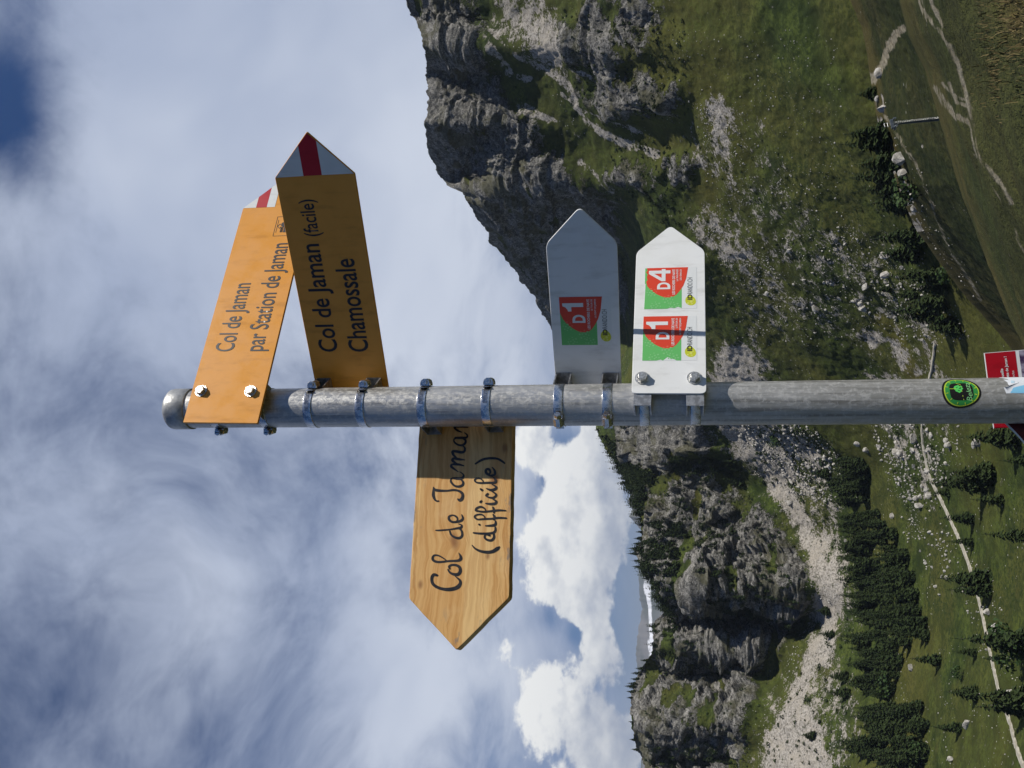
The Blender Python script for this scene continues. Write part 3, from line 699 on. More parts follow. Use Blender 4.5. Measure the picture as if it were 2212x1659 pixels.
def spread_from(X, Y, r):
    """point on the sight line (X, Y) at horizontal distance r"""
    d = direction(X, Y); k = r / np.hypot(d[..., 0], d[..., 1])
    P = d * k[..., None]; P[..., 2] += CAMZ
    return P
def grid_mesh(name, P, mask, m):
    R, C = P.shape[:2]; me = bpy.data.meshes.new(name)
    idx = np.arange(R * C).reshape(R, C)
    q = np.stack([idx[:-1, :-1], idx[:-1, 1:], idx[1:, 1:], idx[1:, :-1]], -1).reshape(-1, 4)
    me.vertices.add(R * C); me.vertices.foreach_set('co', P.astype(np.float32).ravel())
    me.loops.add(q.size); me.loops.foreach_set('vertex_index', q.astype(np.int32).ravel())
    me.polygons.add(len(q)); me.polygons.foreach_set('loop_start', np.arange(0, q.size, 4, dtype=np.int32)); me.polygons.foreach_set('loop_total', np.full(len(q), 4, np.int32))
    me.polygons.foreach_set('use_smooth', np.ones(len(q), bool))
    at = me.attributes.new('ground', 'FLOAT_COLOR', 'POINT'); at.data.foreach_set('color', mask.astype(np.float32).reshape(-1, 4).ravel())
    me.materials.append(m); me.update(calc_edges=True); me.validate()
    o = mesh_obj(name, me); o['kind'] = 'structure'
    return o
def grid_normals(P):
    a = np.gradient(P, axis=0); b_ = np.gradient(P, axis=1); n = np.cross(a, b_); n /= np.linalg.norm(n, axis=-1, keepdims=True) + 1e-9
    # towards the camera
    return n * (1.0 if np.median(-(n * (P - np.array([0, 0, CAMZ + 60]))).sum(-1)) > 0 else -1.0)
class Sheet:
    """a stretch of ground known by its sight lines, for standing things on it"""
    def __init__(s, X, Y, P): s.X, s.Y, s.P = X, Y, P; s.rows = np.arange(X.shape[0]); s.ys = Y[0]
    def at(s, x, y):
        j = int(np.clip(np.searchsorted(s.ys, y), 1, len(s.ys) - 1)); 
        if abs(s.ys[j - 1] - y) < abs(s.ys[j] - y): j -= 1
        col = s.X[:s.vis, j]; i = int(np.argmin(np.abs(col - x)))
        return Vector(s.P[i, j])

# ------------------------------------------------------------------ ground material
def ground_material(name, gdark, gmid, gdry, detail=1.0, stones=1.0):
    """grass with rock, scree and bare earth where the surface carries them ('ground': r rock, g scree, b earth, a dry)"""
    m = mat(name, gmid, .9, 0, .15); t, b = bsdf(m)
    P_ = t.n('ShaderNodeNewGeometry').outputs['Position']
    at = t.n('ShaderNodeAttribute', attribute_name='ground'); sp = t.n('ShaderNodeSeparateColor', {0: at.outputs['Color']})
    rock, scree, earth, dry = sp.outputs[0], sp.outputs[1], sp.outputs[2], at.outputs['Alpha']
    brk = t.m('ADD', t.m('MULTIPLY', t.m('SUBTRACT', t.noise(P_, .13 * detail, 6, .72), .5), 2.2), t.m('MULTIPLY', t.m('SUBTRACT', t.noise(P_, .9 * detail, 2, .6), .5), .9))
    rock = t.smooth(t.m('ADD', rock, t.m('MULTIPLY', brk, .75)), .38, .62); scree = t.smooth(t.m('ADD', scree, brk), .40, .66); earth = t.smooth(t.m('ADD', earth, t.m('MULTIPLY', brk, .8)), .35, .8)
    big = t.noise(P_, .018 * detail, 6, .6); med = t.noise(P_, .09 * detail, 6, .65); fine = t.noise(P_, .6 * detail, 5, .7); vf = t.noise(P_, 2.4 * detail, 3, .7)
    g = t.mix(t.smooth(med, .36, .62), gdark, gmid)
    g = t.mix(t.smooth(big, .42, .66, 0, .65), g, gdry)
    g = t.mix(t.smooth(fine, .45, .60, 0, .75), g, gdark)
    pz_ = t.n('ShaderNodeSeparateXYZ', {0: P_}).outputs[2]
    terr = t.noise(t.n('ShaderNodeCombineXYZ', {0: t.m('ADD', t.m('MULTIPLY', pz_, .55 * detail), t.m('MULTIPLY', med, 5.0)), 1: t.m('MULTIPLY', big, 4.0), 2: 0.0}).outputs[0], 1.0, 3, .6)
    g = t.mix(t.smooth(terr, .50, .62, 0, .5), g, gdark)
    hum = t.n('ShaderNodeTexVoronoi', {'Vector': P_, 'Scale': .38 * detail, 'Randomness': 1.0}, feature='F1').outputs['Distance']
    g = t.mix(t.smooth(hum, .12, .30, .55, 0), g, gdark)
    g = t.mix(t.m('MULTIPLY', dry, t.smooth(fine, .3, .7, .45, 1.0)), g, tuple(x * y for x, y in zip(gdry, (1.2, 1.08, .9))))
    # limestone: bands and cracks of different grey, rusty and mossy films
    rv = t.vm('ADD', t.vm('MULTIPLY', P_, (1, 1, 1.3)), t.vm('SCALE', t.n('ShaderNodeCombineXYZ', {0: med, 1: med, 2: big}).outputs[0], scale=16))
    tilt = t.vm('DOT_PRODUCT', rv, (.35, .1, .93))
    strata = t.noise(t.n('ShaderNodeCombineXYZ', {0: t.m('MULTIPLY', tilt, .42), 1: t.m('MULTIPLY', big, 3), 2: 0.0}).outputs[0], 1.0, 6, .7)
    rk = t.noise(rv, .16, 6, .68); rf = t.noise(rv, .62, 4, .7)
    crk = t.m('ABSOLUTE', t.m('SUBTRACT', t.noise(t.vm('MULTIPLY', rv, (1.3, 1.3, .7)), .21, 5, .62), .5))
    rc = t.mix(t.smooth(rk, .36, .62), (.11, .108, .10), (.335, .322, .292))
    rc = t.mix(t.smooth(strata, .5, .64, 0, .7), rc, (.45, .43, .39))
    rc = t.mix(t.smooth(strata, .30, .42, .6, 0), rc, (.045, .044, .042))
    rc = t.mix(t.smooth(rf, .50, .64, 0, .75), rc, (.05, .05, .042))
    rc = t.mix(t.smooth(rf, .30, .42, .6, 0), rc, (.48, .46, .425))
    rc = t.mix(t.smooth(crk, .0, .045, .85, 0), rc, (.025, .025, .024))
    rc = t.mix(t.smooth(t.noise(P_, .05, 4, .6), .50, .62, 0, .7), rc, (.095, .092, .045))
    scs = t.noise(P_, .8, 5, .75)
    sc_ = t.mix(t.smooth(scs, .36, .60), (.17, .155, .13), (.47, .435, .385))
    sc_ = t.mix(t.smooth(t.noise(P_, .09, 4, .65), .48, .62, 0, .6), sc_, (.40, .36, .30))
    sc_ = t.mix(t.smooth(t.noise(P_, .25, 4, .7), .58, .68, 0, .8), sc_, (.045, .05, .02))
    ec = t.mix(t.smooth(fine, .35, .65), (.15, .125, .08), (.30, .27, .20))
    c = t.mix(t.m('MULTIPLY', scree, 1.0, clamp=True), g, sc_)
    c = t.mix(t.m('MULTIPLY', rock, 1.0, clamp=True), c, rc)
    c = t.mix(earth, c, ec)
    # scattered pale stones too small to be built one by one
    vo = t.n('ShaderNodeTexVoronoi', {'Vector': P_, 'Scale': .42}, feature='F1')
    st_ = t.m('MULTIPLY', t.smooth(vo.outputs['Distance'], .10, .15, 1, 0), t.smooth(t.noise(P_, .035, 4, .6), .52, .62))
    c = t.mix(t.m('MULTIPLY', st_, stones), c, (.46, .44, .40))
    link(m, c, b.inputs['Base Color'])
    h = t.m('ADD', t.m('MULTIPLY', rk, t.m('MULTIPLY', rock, 3.0)), t.m('ADD', t.m('MULTIPLY', rf, t.m('MULTIPLY', rock, 1.2)), t.m('ADD', t.m('MULTIPLY', scs, t.m('MULTIPLY', scree, .9)), t.m('ADD', t.m('MULTIPLY', fine, .6 / detail), t.m('MULTIPLY', vf, .16 / detail)))))
    bn = t.n('ShaderNodeBump', {'Height': h, 'Strength': .9, 'Distance': 1.0}); link(m, bn.outputs[0], b.inputs['Normal'])
    return m
GD, GM, GY = (.020, .033, .007), (.070, .096, .018), (.108, .102, .025)
slope_mat = ground_material('alpine_slope', GD, GM, GY)

# ------------------------------------------------------------------ the cirque: valley floor, slopes and rock walls
SKY = [(-900, 980), (-500, 930), (-200, 890), (0, 880), (60, 905), (95, 915), (130, 923), (170, 920), (215, 925), (280, 918), (330, 926), (352, 940), (375, 945), (405, 970), (412, 998), (440, 1015), (470, 1030), (482, 1048),
       (520, 1060), (545, 1085), (570, 1105), (610, 1130), (640, 1155), (705, 1190), (760, 1222), (830, 1250), (918, 1284), (975, 1310), (1030, 1348), (1090, 1384), (1150, 1390), (1200, 1380),
       (1240, 1394), (1280, 1434), (1320, 1436), (1343, 1415), (1400, 1412), (1440, 1390), (1480, 1368), (1540, 1362), (1600, 1372), (1659, 1395), (1800, 1400), (2100, 1360), (2600, 1330)]
COLS = {
    -900: [(2300, 240), (1840, 320), (1400, 430), (1000, 560), (860, 600)],
    -300: [(2300, 240), (1840, 310), (1400, 425), (1020, 550), (860, 590)],
    0: [(2300, 235), (2000, 270), (1840, 305), (1600, 365), (1400, 424), (1200, 490), (1030, 545), (870, 575)],
    40: [(2300, 235), (2000, 272), (1840, 308), (1600, 368), (1400, 430), (1200, 492), (1050, 545), (890, 580)],
    105: [(2300, 235), (2000, 275), (1840, 310), (1600, 370), (1400, 428), (1200, 490), (1040, 530), (910, 542)],
    150: [(2300, 235), (2000, 278), (1840, 315), (1600, 378), (1400, 436), (1250, 488), (1060, 548), (1030, 572), (910, 582)],
    225: [(2300, 236), (2000, 284), (1840, 320), (1600, 388), (1400, 448), (1260, 500), (1060, 556), (1030, 562), (910, 570)],
    272: [(2300, 238), (2000, 290), (1840, 325), (1600, 395), (1400, 456), (1240, 515), (1060, 546), (1030, 548), (915, 556)],
    330: [(2300, 240), (2000, 300), (1840, 335), (1600, 400), (1400, 470), (1240, 530), (1060, 570), (1035, 610), (930, 622)],
    380: [(2300, 242), (2000, 306), (1840, 345), (1600, 410), (1400, 476), (1320, 508), (1250, 530), (1060, 572), (1035, 640), (950, 652)],
    400: [(2300, 243), (2000, 308), (1840, 348), (1600, 412), (1400, 478), (1320, 512), (1250, 535), (1060, 566), (1000, 640), (950, 660)],
    450: [(2300, 246), (2000, 315), (1840, 355), (1600, 420), (1400, 488), (1345, 560), (1325, 610), (1010, 640)],
    560: [(2300, 252), (1930, 340), (1700, 395), (1500, 455), (1400, 530), (1350, 690), (1325, 765), (1090, 795)],
    640: [(2300, 258), (2000, 338), (1900, 370), (1700, 424), (1500, 482), (1400, 560), (1350, 770), (1325, 850), (1140, 890)],
    720: [(2300, 265), (2000, 362), (1900, 400), (1700, 456), (1560, 504), (1400, 620), (1350, 830), (1190, 960)],
    860: [(2300, 272), (2000, 396), (1900, 446), (1700, 510), (1560, 562), (1400, 650), (1330, 730), (1250, 860)],
    960: [(2300, 275), (2000, 420), (1900, 482), (1750, 540), (1600, 592), (1560, 600), (1430, 640), (1360, 720), (1300, 800)],
    1050: [(2300, 275), (2000, 428), (1900, 498), (1800, 540), (1660, 602), (1620, 612), (1420, 650), (1385, 690), (1350, 780)],
    1150: [(2300, 275), (2000, 430), (1900, 508), (1800, 560), (1720, 590), (1680, 598), (1420, 634), (1385, 670)],
    1265: [(2300, 275), (2000, 433), (1900, 512), (1850, 535), (1770, 560), (1740, 566), (1500, 585), (1430, 615), (1390, 650)],
    1340: [(2300, 275), (2000, 433), (1900, 512), (1850, 540), (1760, 588), (1720, 612), (1600, 640), (1480, 655), (1415, 668)],
    1390: [(2300, 275), (2000, 432), (1900, 508), (1800, 555), (1740, 582), (1690, 598), (1600, 605), (1480, 618), (1412, 640)],
    1450: [(2300, 275), (2000, 430), (1900, 500), (1800, 548), (1700, 592), (1650, 615), (1560, 650), (1460, 668), (1385, 680)],
    1555: [(2300, 270), (2000, 425), (1900, 490), (1800, 538), (1660, 585), (1600, 596), (1480, 612), (1362, 640)],
    1640: [(2300, 268), (2000, 420), (1900, 482), (1800, 530), (1650, 585), (1580, 625), (1450, 655), (1390, 668)],
    1760: [(2300, 265), (2000, 415), (1900, 475), (1800, 525), (1650, 580), (1580, 600), (1400, 640)],
    2600: [(2300, 250), (2000, 390), (1800, 500), (1650, 570), (1400, 650)]}
def cirque():
    yin = np.linspace(-30, 1690, 740)
    ys = np.concatenate([np.linspace(-900, -34, 90), yin, np.linspace(1696, 2600, 90)])
    NR, NB = 560, 14
    xs_sky = np.interp(ys, [s[0] for s in SKY], [s[1] for s in SKY])
    rng = np.random.default_rng(3)
    j1 = np.interp(ys, np.arange(-900, 2600, 7), rng.uniform(-1, 1, len(np.arange(-900, 2600, 7)))); j2 = np.interp(ys, np.arange(-900, 2600, 2.6), rng.uniform(-1, 1, len(np.arange(-900, 2600, 2.6))))
    tt = np.linspace(0, 1, NR)[:, None]
    xs_sky = blur(np.repeat(xs_sky[None], 3, 0), 2)[1]
    sm = np.convolve(np.pad(xs_sky, 120, mode='edge'), np.hanning(241) / np.hanning(241).sum(), 'valid'); kk = np.clip((tt - .55) / .40, 0, 1); kk = kk * kk * (3 - 2 * kk)
    X = 2285 + (sm[None] * (1 - kk) + xs_sky[None] * kk - 2285) * tt; Y = np.repeat(ys[None], NR, 0)
    keys = sorted(COLS); lev = np.arange(820, 2320, 20)
    tab = np.stack([np.interp(lev, [p[0] for p in COLS[k]][::-1], [np.log(p[1]) for p in COLS[k]][::-1]) for k in keys], 1)
    kf = np.interp(ys, keys, np.arange(len(keys))); k0 = np.clip(kf.astype(int), 0, len(keys) - 2); fr = kf - k0
    fr = fr * .45 + (fr * fr * (3 - 2 * fr)) * .55
    lf = (X - 820) / 20; l0 = np.clip(lf.astype(int), 0, len(lev) - 2); lr = lf - l0
    K0 = np.repeat(k0[None], NR, 0); F = np.repeat(fr[None], NR, 0)
    r = (tab[l0, K0] * (1 - lr) + tab[l0 + 1, K0] * lr) * (1 - F) + (tab[l0, K0 + 1] * (1 - lr) + tab[l0 + 1, K0 + 1] * lr) * F
    # the valley sides run on evenly from one sight line to the next
    q = np.repeat(r[:, :1], 80, 1); q2 = np.repeat(r[:, -1:], 80, 1); L = r.shape[1]; rs = np.concatenate([q, r, q2], 1)
    for _ in range(2):
        c = np.cumsum(np.concatenate([np.repeat(rs[:, :1], 71, 1), rs, np.repeat(rs[:, -1:], 70, 1)], 1), 1); rs = (c[:, 141:141 + L + 160] - c[:, :L + 160]) / 141
    rs = rs[:, 80:80 + L]; x0 = np.interp(ys, [-900, 880, 1000, 2600], [1440, 1440, 1810, 1810])[None]; wv_ = np.clip((X - x0) / 130, 0, 1); wv_ = wv_ * wv_ * (3 - 2 * wv_)
    r = r * (1 - wv_) + rs * wv_
    r = np.exp(blur(r, 5))
    r = r * (1 + .0); X = X + (j1 * 2.6 + j2 * 1.5)[None] * np.clip((tt - .88) / .12, 0, 1)
    P = spread_from(X, Y, r)
    # what covers the ground
    def reg(polys, n=9, amp=.6, sc_=26, seed=1, th=.5, soft=.45):
        a = np.zeros(X.shape, np.float32)
        for p in polys: a = np.maximum(a, in_poly(X, Y, p))
        a = blur(a, int(n * 1.6)); a = a + amp * fbm(P, sc_, 5, seed, .62) * np.clip(a * 5, 0, 1)
        return np.clip((a - th) / soft * .5 + .5, 0, 1)
    R1 = [(820, -950), (820, 0), (880, 130), (880, 400), (1000, 470), (1090, 620), (1180, 760), (1330, 770), (1370, 640), (1350, 560), (1330, 480), (1322, 400), (1260, 385), (1225, 345), (1180, 320), (1130, 245), (1085, 185), (1050, 130), (1035, 70), (1010, 0), (980, -950)]
    crumb = [[(1060, 250), (1120, 235), (1180, 300), (1240, 345), (1260, 390), (1180, 390), (1080, 330)], [(1085, -300), (1080, 0), (1095, 80), (1150, 130), (1200, 150), (1240, 140), (1215, 60), (1190, 20), (1180, -300)]]
    R3 = [(1215, 60), (1250, 30), (1300, -300), (1400, -300), (1420, 60), (1410, 115), (1370, 130), (1300, 120), (1260, 150), (1230, 150)]
    R4 = [(1250, 185), (1270, 150), (1330, 150), (1380, 158), (1420, 168), (1478, 190), (1482, 230), (1440, 256), (1380, 256), (1320, 250), (1290, 215)]
    R5 = [(1285, 290), (1330, 330), (1400, 350), (1470, 320), (1500, 360), (1440, 420), (1370, 420), (1320, 400)]
    CL = [(1385, 1090), (1420, 1035), (1480, 1010), (1560, 1005), (1605, 1055), (1650, 1100), (1700, 1150), (1762, 1230), (1762, 1300), (1728, 1340), (1700, 1380), (1692, 1430), (1630, 1445), (1645, 1480), (1610, 1540), (1630, 1590), (1610, 1700), (1600, 2600), (1300, 2600), (1340, 1659), (1330, 1500), (1360, 1380), (1400, 1300), (1370, 1220), (1370, 1150)]
    CU = [(1330, 925), (1345, 985), (1400, 1030), (1440, 1015), (1500, 965), (1545, 985), (1560, 955), (1545, 905), (1500, 860), (1420, 840), (1380, 880)]
    rock = np.maximum(reg([R1], 8, .9, 40, 2), reg([CL], 7, 1.1, 34, 3, .52))
    rock = np.maximum(rock, reg([R3, R4], 7, 1.3, 18, 5, .6))
    rock = np.maximum(rock, reg([CU], 6, 1.2, 26, 6, .55)); rock = np.maximum(rock, reg([R5], 7, 1.3, 15, 15, .68))
    # grass ledges in the walls
    n_ = grid_normals(P)
    led = fbm(P, 30, 5, 21, st=(1, 1, 2.2))
    left = np.clip((Y - 960) / 60, 0, 1)
    rock = rock * np.clip(1 - (led - .26 + .10 * left) * 6, 0, 1)
    S1 = [(1480, 205), (1520, 205), (1560, 245), (1610, 300), (1680, 365), (1700, 410), (1640, 390), (1580, 340), (1530, 285)]
    S2 = [(1500, 460), (1580, 480), (1655, 535), (1690, 600), (1665, 660), (1600, 610), (1545, 545)]
    S3 = [(1545, 750), (1620, 745), (1650, 800), (1640, 915), (1680, 1020), (1720, 1080), (1785, 1150), (1815, 1230), (1835, 1300), (1800, 1345), (1765, 1335), (1750, 1250), (1722, 1150), (1690, 1090), (1640, 1040), (1595, 980), (1540, 915), (1540, 830)]
    S4 = [(1785, 1330), (1760, 1395), (1725, 1465), (1695, 1520), (1660, 1560), (1640, 1659), (1650, 2600), (1800, 2600), (1795, 1659), (1765, 1565), (1745, 1500), (1775, 1440), (1805, 1400)]
    S5 = [(1410, 255), (1480, 270), (1560, 300), (1590, 350), (1500, 330), (1430, 300)]
    scree = np.maximum(reg([S3, S4], 6, .9, 30, 8, .48), reg([S1, S2, S5], 12, 1.2, 20, 9, .50) * .8)
    scree = np.maximum(scree, .75 * reg(crumb, 8, 1.1, 18, 4, .5)); S6 = [(1540, 380), (1700, 380), (1900, 500), (1990, 650), (1900, 745), (1650, 745), (1540, 600)]; scree = np.maximum(scree, .36 * reg([S6], 14, .9, 40, 14, .45))
    B1 = [(1600, 920), (1700, 915), (1760, 955), (1810, 1010), (1770, 1065), (1700, 1045), (1640, 980)]
    B2 = [(1880, 560), (1990, 640), (2060, 930), (2045, 1010), (2015, 1110), (1960, 1090), (1925, 1000), (1870, 900), (1840, 700)]
    S3b = [(1540, 740), (1660, 740), (1700, 900), (1780, 1020), (1830, 1120), (1850, 1250), (1850, 1330), (1800, 1400), (1830, 1480), (1850, 1600), (1850, 2600), (1620, 2600), (1630, 1600), (1690, 1480), (1740, 1380), (1700, 1120), (1620, 1040), (1530, 900)]; scree = np.maximum(scree, .46 * reg([S3b], 10, 1.0, 30, 16, .45))
    scree = np.maximum(scree, .85 * reg([B1], 8, 1.6, 12, 10, .62)); scree = np.maximum(scree, .7 * reg([B2], 10, 1.6, 10, 12, .86))
    runs = [[(1053, 86), (1077, 113), (1108, 162), (1140, 170)], [(1166, 147), (1200, 172), (1243, 199), (1240, 233), (1279, 276), (1335, 306), (1417, 331)], [(1138, 225), (1165, 245), (1200, 262)], [(1140, 240), (1185, 262)], [(1209, 205), (1255, 240), (1330, 255), (1395, 300)],
            [(1230, 150), (1270, 160), (1300, 185)], [(1053, 60), (1120, 125), (1165, 150)], [(1255, 350), (1300, 385), (1330, 400)]]
    for q, wd in zip(runs, (6, 9, 4, 4, 5, 4, 4, 6)): scree = np.maximum(scree, np.clip((near_line(X, Y, q, wd * 1.25) + .7 * fbm(P, 9, 4, 30) - .15) * .72, 0, .75))
    scree = scree * np.clip(1 - rock * .7, 0, 1)
    dry = np.clip(.12 + .9 * fbm(P, 70, 4, 13), 0, 1) * (1 - rock)
    dry = np.maximum(dry, .8 * np.clip(near_line(X, Y, [(1900, 690), (1930, 720), (1985, 840), (2010, 900)], 14), 0, 1))
    # relief
    cliff = blur(rock, 3)
    dn = fbm(P, 85, 3, 40, ridged=True, st=(1, 1, .45)) * 12 + fbm(P, 30, 3, 41, ridged=True, st=(1, 1, .55)) * 3.5 + fbm(P, 4.5, 3, 46, ridged=True) * 1.1
    sel = cliff > .03; Q = P[sel] + np.stack([fbm(P[sel], 9, 2, 47) * 3] * 3, -1)
    tiltm = np.array([[.93, 0, .36], [0, 1, 0], [-.36, 0, .93]]); Q = Q @ tiltm
    fac = facets(Q, 19, 400, (1, 1, .5)) * 8.5 + facets(Q, 8, 410, (1, 1, .75)) * 3.6 + facets(Q, 3.6, 420, (1, 1, 1.2)) * 1.5
    dn[sel] += fac * np.where(Y[sel] < 960, .6, 1.0)
    tl = (P * np.array([.35, .1, .93])).sum(-1) + fbm(P, 40, 3, 50) * 9
    dn = dn + (fbm(np.stack([tl, tl * 0, tl * 0], -1), 8, 3, 51, ridged=True)) * np.where(Y < 960, 4.2, 2.4)
    gn = fbm(P, 60, 4, 60) * 4.0 + fbm(P, 14, 4, 61) * 1.7 + fbm(P, 4, 3, 62) * .8
    sn = fbm(P, 5, 4, 63) * .9
    hfree = np.clip((P[..., 2] + 118) / 40, .12, 1)
    tk = tt.repeat(len(ys), 1); edge = np.clip((1 - tk) / .04, 0.25, 1)
    dn = dn * np.where((X > 1200) & (Y < 960), .62, 1.0)
    d = (cliff * dn * edge + (1 - cliff) * gn * hfree + scree * sn)
    P = P + n_ * d[..., None]
    mask = np.stack([rock, scree, np.zeros_like(rock), dry], -1)
    # the far side behind the skyline falls away
    last = P[-1]; out = last[:, :2] / np.linalg.norm(last[:, :2], axis=1, keepdims=True)
    back = []
    for k in range(1, NB + 1):
        q = last.copy(); s_ = 4.0 * k + 1.9 * k * k; q[:, :2] += out * s_; q[:, 2] -= .35 * s_ + .004 * s_ * s_; back.append(q)
    PP = np.concatenate([P, np.stack(back)], 0); MM = np.concatenate([mask, np.repeat(mask[-1:], NB, 0)], 0)
    o = grid_mesh('mountain_slopes', PP, MM, slope_mat)
    s = Sheet(X, Y, P); s.vis = NR; s.rock, s.scree = rock, scree
    return s
CIRQ = cirque()

# ------------------------------------------------------------------ hillside in front of it
near_mat = ground_material('near_pasture', (.024, .031, .008), (.052, .064, .016), (.086, .074, .025), 3.0, 0.0)
knoll_mat = ground_material('knoll_pasture', (.014, .023, .006), (.033, .042, .010), (.075, .065, .022), 1.6, .5)
K1 = [(-1600, 1935), (-300, 1935), (0, 1945), (75, 1965), (150, 2000), (262, 2032), (430, 2082), (560, 2132), (700, 2192), (860, 2275), (1000, 2420), (1300, 2700)]
K2 = [(-1600, 1830), (-300, 1832), (0, 1840), (60, 1868), (120, 1882), (200, 1893), (270, 1908), (330, 1928), (400, 1950), (450, 1972), (500, 1996), (560, 2040), (640, 2105), (720, 2180), (860, 2300)]
def knoll():
    ys = np.concatenate([np.linspace(-900, -25, 60), np.linspace(-20, 860, 380)]); NR = 220
    c2 = np.interp(ys, [k[0] for k in K2], [k[1] for k in K2]); c1 = np.interp(ys, [k[0] for k in K1], [k[1] for k in K1]) + 60
    tt = np.linspace(0, 1, NR)[:, None]; X = c1[None] + (c2 - c1)[None] * tt; Y = np.repeat(ys[None], NR, 0)
    rc = np.interp(ys, [-900, 0, 258, 400, 450, 560, 700, 860], [240, 232, 215, 210, 222, 245, 272, 285]); r0 = np.interp(ys, [-900, 0, 258, 560, 700, 860], [128, 126, 138, 160, 190, 230])
    r = np.exp(np.log(r0)[None] + (np.log(rc) - np.log(r0))[None] * tt ** 1.15)
    P = spread_from(X, Y, r)
    P[..., 2] += (fbm(P, 26, 4, 70) * 1.3 + fbm(P, 5, 4, 71) * .6 + fbm(P, 1.6, 3, 72) * .35) * np.clip((1 - tt) / .08, .35, 1)
    earth = np.maximum(near_line(X, Y, [(1945, 62), (1930, 78), (1908, 135), (1888, 170), (1880, 182), (1868, 182), (1862, 165)], 8), 0)
    earth = np.maximum(earth, .55 * near_line(X, Y, [(1888, 190), (1905, 240), (1935, 285), (1970, 335), (1990, 385), (2015, 450), (2060, 560), (2120, 650)], 3.5))
    earth = np.clip(earth + .35 * fbm(P, 2.5, 4, 73) * (earth > .05), 0, 1)
    dry = np.clip(near_line(X, Y, [(c, y) for y, c in K2], 12) * .8 + .25 * fbm(P, 12, 3, 75) + .1 * tt, 0, 1)
    scree = np.clip((.5 * near_line(X, Y, [(1895, 210), (1905, 240), (1925, 330), (1960, 420), (1990, 500)], 10) + fbm(P, 3, 4, 76) * .8 - .35) * 3, 0, 1)
    M_ = np.stack([np.zeros_like(dry), scree * .9, earth, dry], -1)
    last = P[-1]; out = last[:, :2] / np.linalg.norm(last[:, :2], axis=1, keepdims=True); back = []
    for k in range(1, 13):
        q = last.copy(); s_ = .5 * k + .55 * k * k; q[:, :2] += out * s_; q[:, 2] -= .02 * s_ + .0085 * s_ * s_; back.append(q)
    grid_mesh('grassy_knoll', np.concatenate([P, np.stack(back)], 0), np.concatenate([M_, np.repeat(M_[-1:], 12, 0)], 0), knoll_mat)
    s = Sheet(X, Y, P); s.vis = NR
    return s
KNOLL = knoll()
def near():
    """the hillside the signpost stands on, all round the camera"""
    azp = np.linspace(-30, 1700, 560); D_ = direction(np.full(560, 2000.0), azp); az_f = np.arctan2(D_[:, 0], D_[:, 1])   # falls with y
    az = np.concatenate([np.linspace(-math.pi, az_f.min() - .01, 90), az_f[::-1], np.linspace(az_f.max() + .01, math.pi, 90)])
    yy = np.interp(az, az_f[::-1], azp[::-1]); cx = np.interp(yy, [k[0] for k in K1], [k[1] for k in K1])
    D2 = direction(cx, yy); el = np.arctan2(D2[:, 2], np.hypot(D2[:, 0], D2[:, 1]))
    wgt = np.clip((np.abs(az) - .55) / .6, 0, 1); el = el * (1 - wgt) + rad(-9) * wgt
    rc = np.interp(yy, [-30, 258, 560, 700, 860, 1000, 1300, 1700], [108, 120, 95, 74, 50, 30, 18, 15]) * (1 - wgt) + 90 * wgt
    NR = 300; tt = np.linspace(0, 1, NR)[:, None]; r = .35 * (rc / .35)[None] ** tt
    zc_ = rc * np.tan(el)
    z = -1.65 + (zc_ + 1.65)[None] * (r / rc[None]) ** np.interp(tt, [0, 1], [1.3, 1.0])
    z = np.maximum(z, -1.65 + (zc_ + 1.65)[None] * (r / rc[None]))
    P = np.stack([r * np.sin(az)[None], r * np.cos(az)[None], z + CAMZ], -1)
    fade = np.clip((r - 1.5) / 12, 0, 1) * np.clip((1 - tt) / .05, .3, 1)
    P[..., 2] += (fbm(P, 18, 4, 80) * .55 + fbm(P, 4, 4, 81) * .34 + fbm(P, 1.1, 3, 82) * .14) * fade
    # sight-line coordinates of every point, to lay the tracks where they run
    rel = P - np.array([0, 0, CAMZ]); dd = rel @ FWD; dd = np.where(dd < .05, .05, dd); Xp = 1106 - (rel @ UP) / dd * FD; Yp = 829.5 - (rel @ RT) / dd * FD
    tr = [[(1976, -60), (1990, 20), (2025, 62), (2052, 100), (2072, 140), (2088, 200), (2100, 270), (2112, 330), (2150, 420), (2190, 500), (2240, 600)], [(2000, -60), (2012, 10), (2040, 60)], [(2020, 190), (2042, 225), (2062, 250), (2105, 270)], [(2050, 180), (2065, 220), (2105, 235)], [(2120, 340), (2165, 400), (2185, 440)], [(2035, 180), (2060, 205), (2080, 215)]]
    earth = 0
    for q, wd in zip(tr, (6, 5, 7, 5, 5, 4)): earth = np.maximum(earth, .72 * near_line(Xp, Yp, q, wd))
    earth = np.clip(earth + (earth > .02) * (fbm(P, 1.6, 4, 83) * .9 - .12), 0, 1) * (rel @ FWD > 1)
    dry = np.clip(near_line(Xp, Yp, [(x, y) for y, x in K1], 22) * .4 + .08 + .75 * fbm(P, 9, 4, 85), 0, 1)
    dry = np.maximum(dry, np.clip(1.2 - np.hypot(Xp - 2215, Yp - 20) / 90, 0, 1) * (rel @ FWD > 1))
    M_ = np.stack([np.zeros_like(dry), np.zeros_like(dry), earth, dry], -1)
    last = P[-1]; out = last[:, :2] / np.linalg.norm(last[:, :2], axis=1, keepdims=True); back = []
    for k in range(1, 15):
        q = last.copy(); s_ = (.25 * k + .42 * k * k) * np.clip(rc / 100, .4, 1); q[:, :2] += out * s_[:, None]; q[:, 2] += (np.tan(el) * .75) * s_ - .007 * s_ * s_; back.append(q)
    grid_mesh('near_hillside', np.concatenate([P, np.stack(back)], 0), np.concatenate([M_, np.repeat(M_[-1:], 14, 0)], 0), near_mat)
    s = Sheet(Xp, Yp, P); return P, Xp, Yp
NEARP = near()

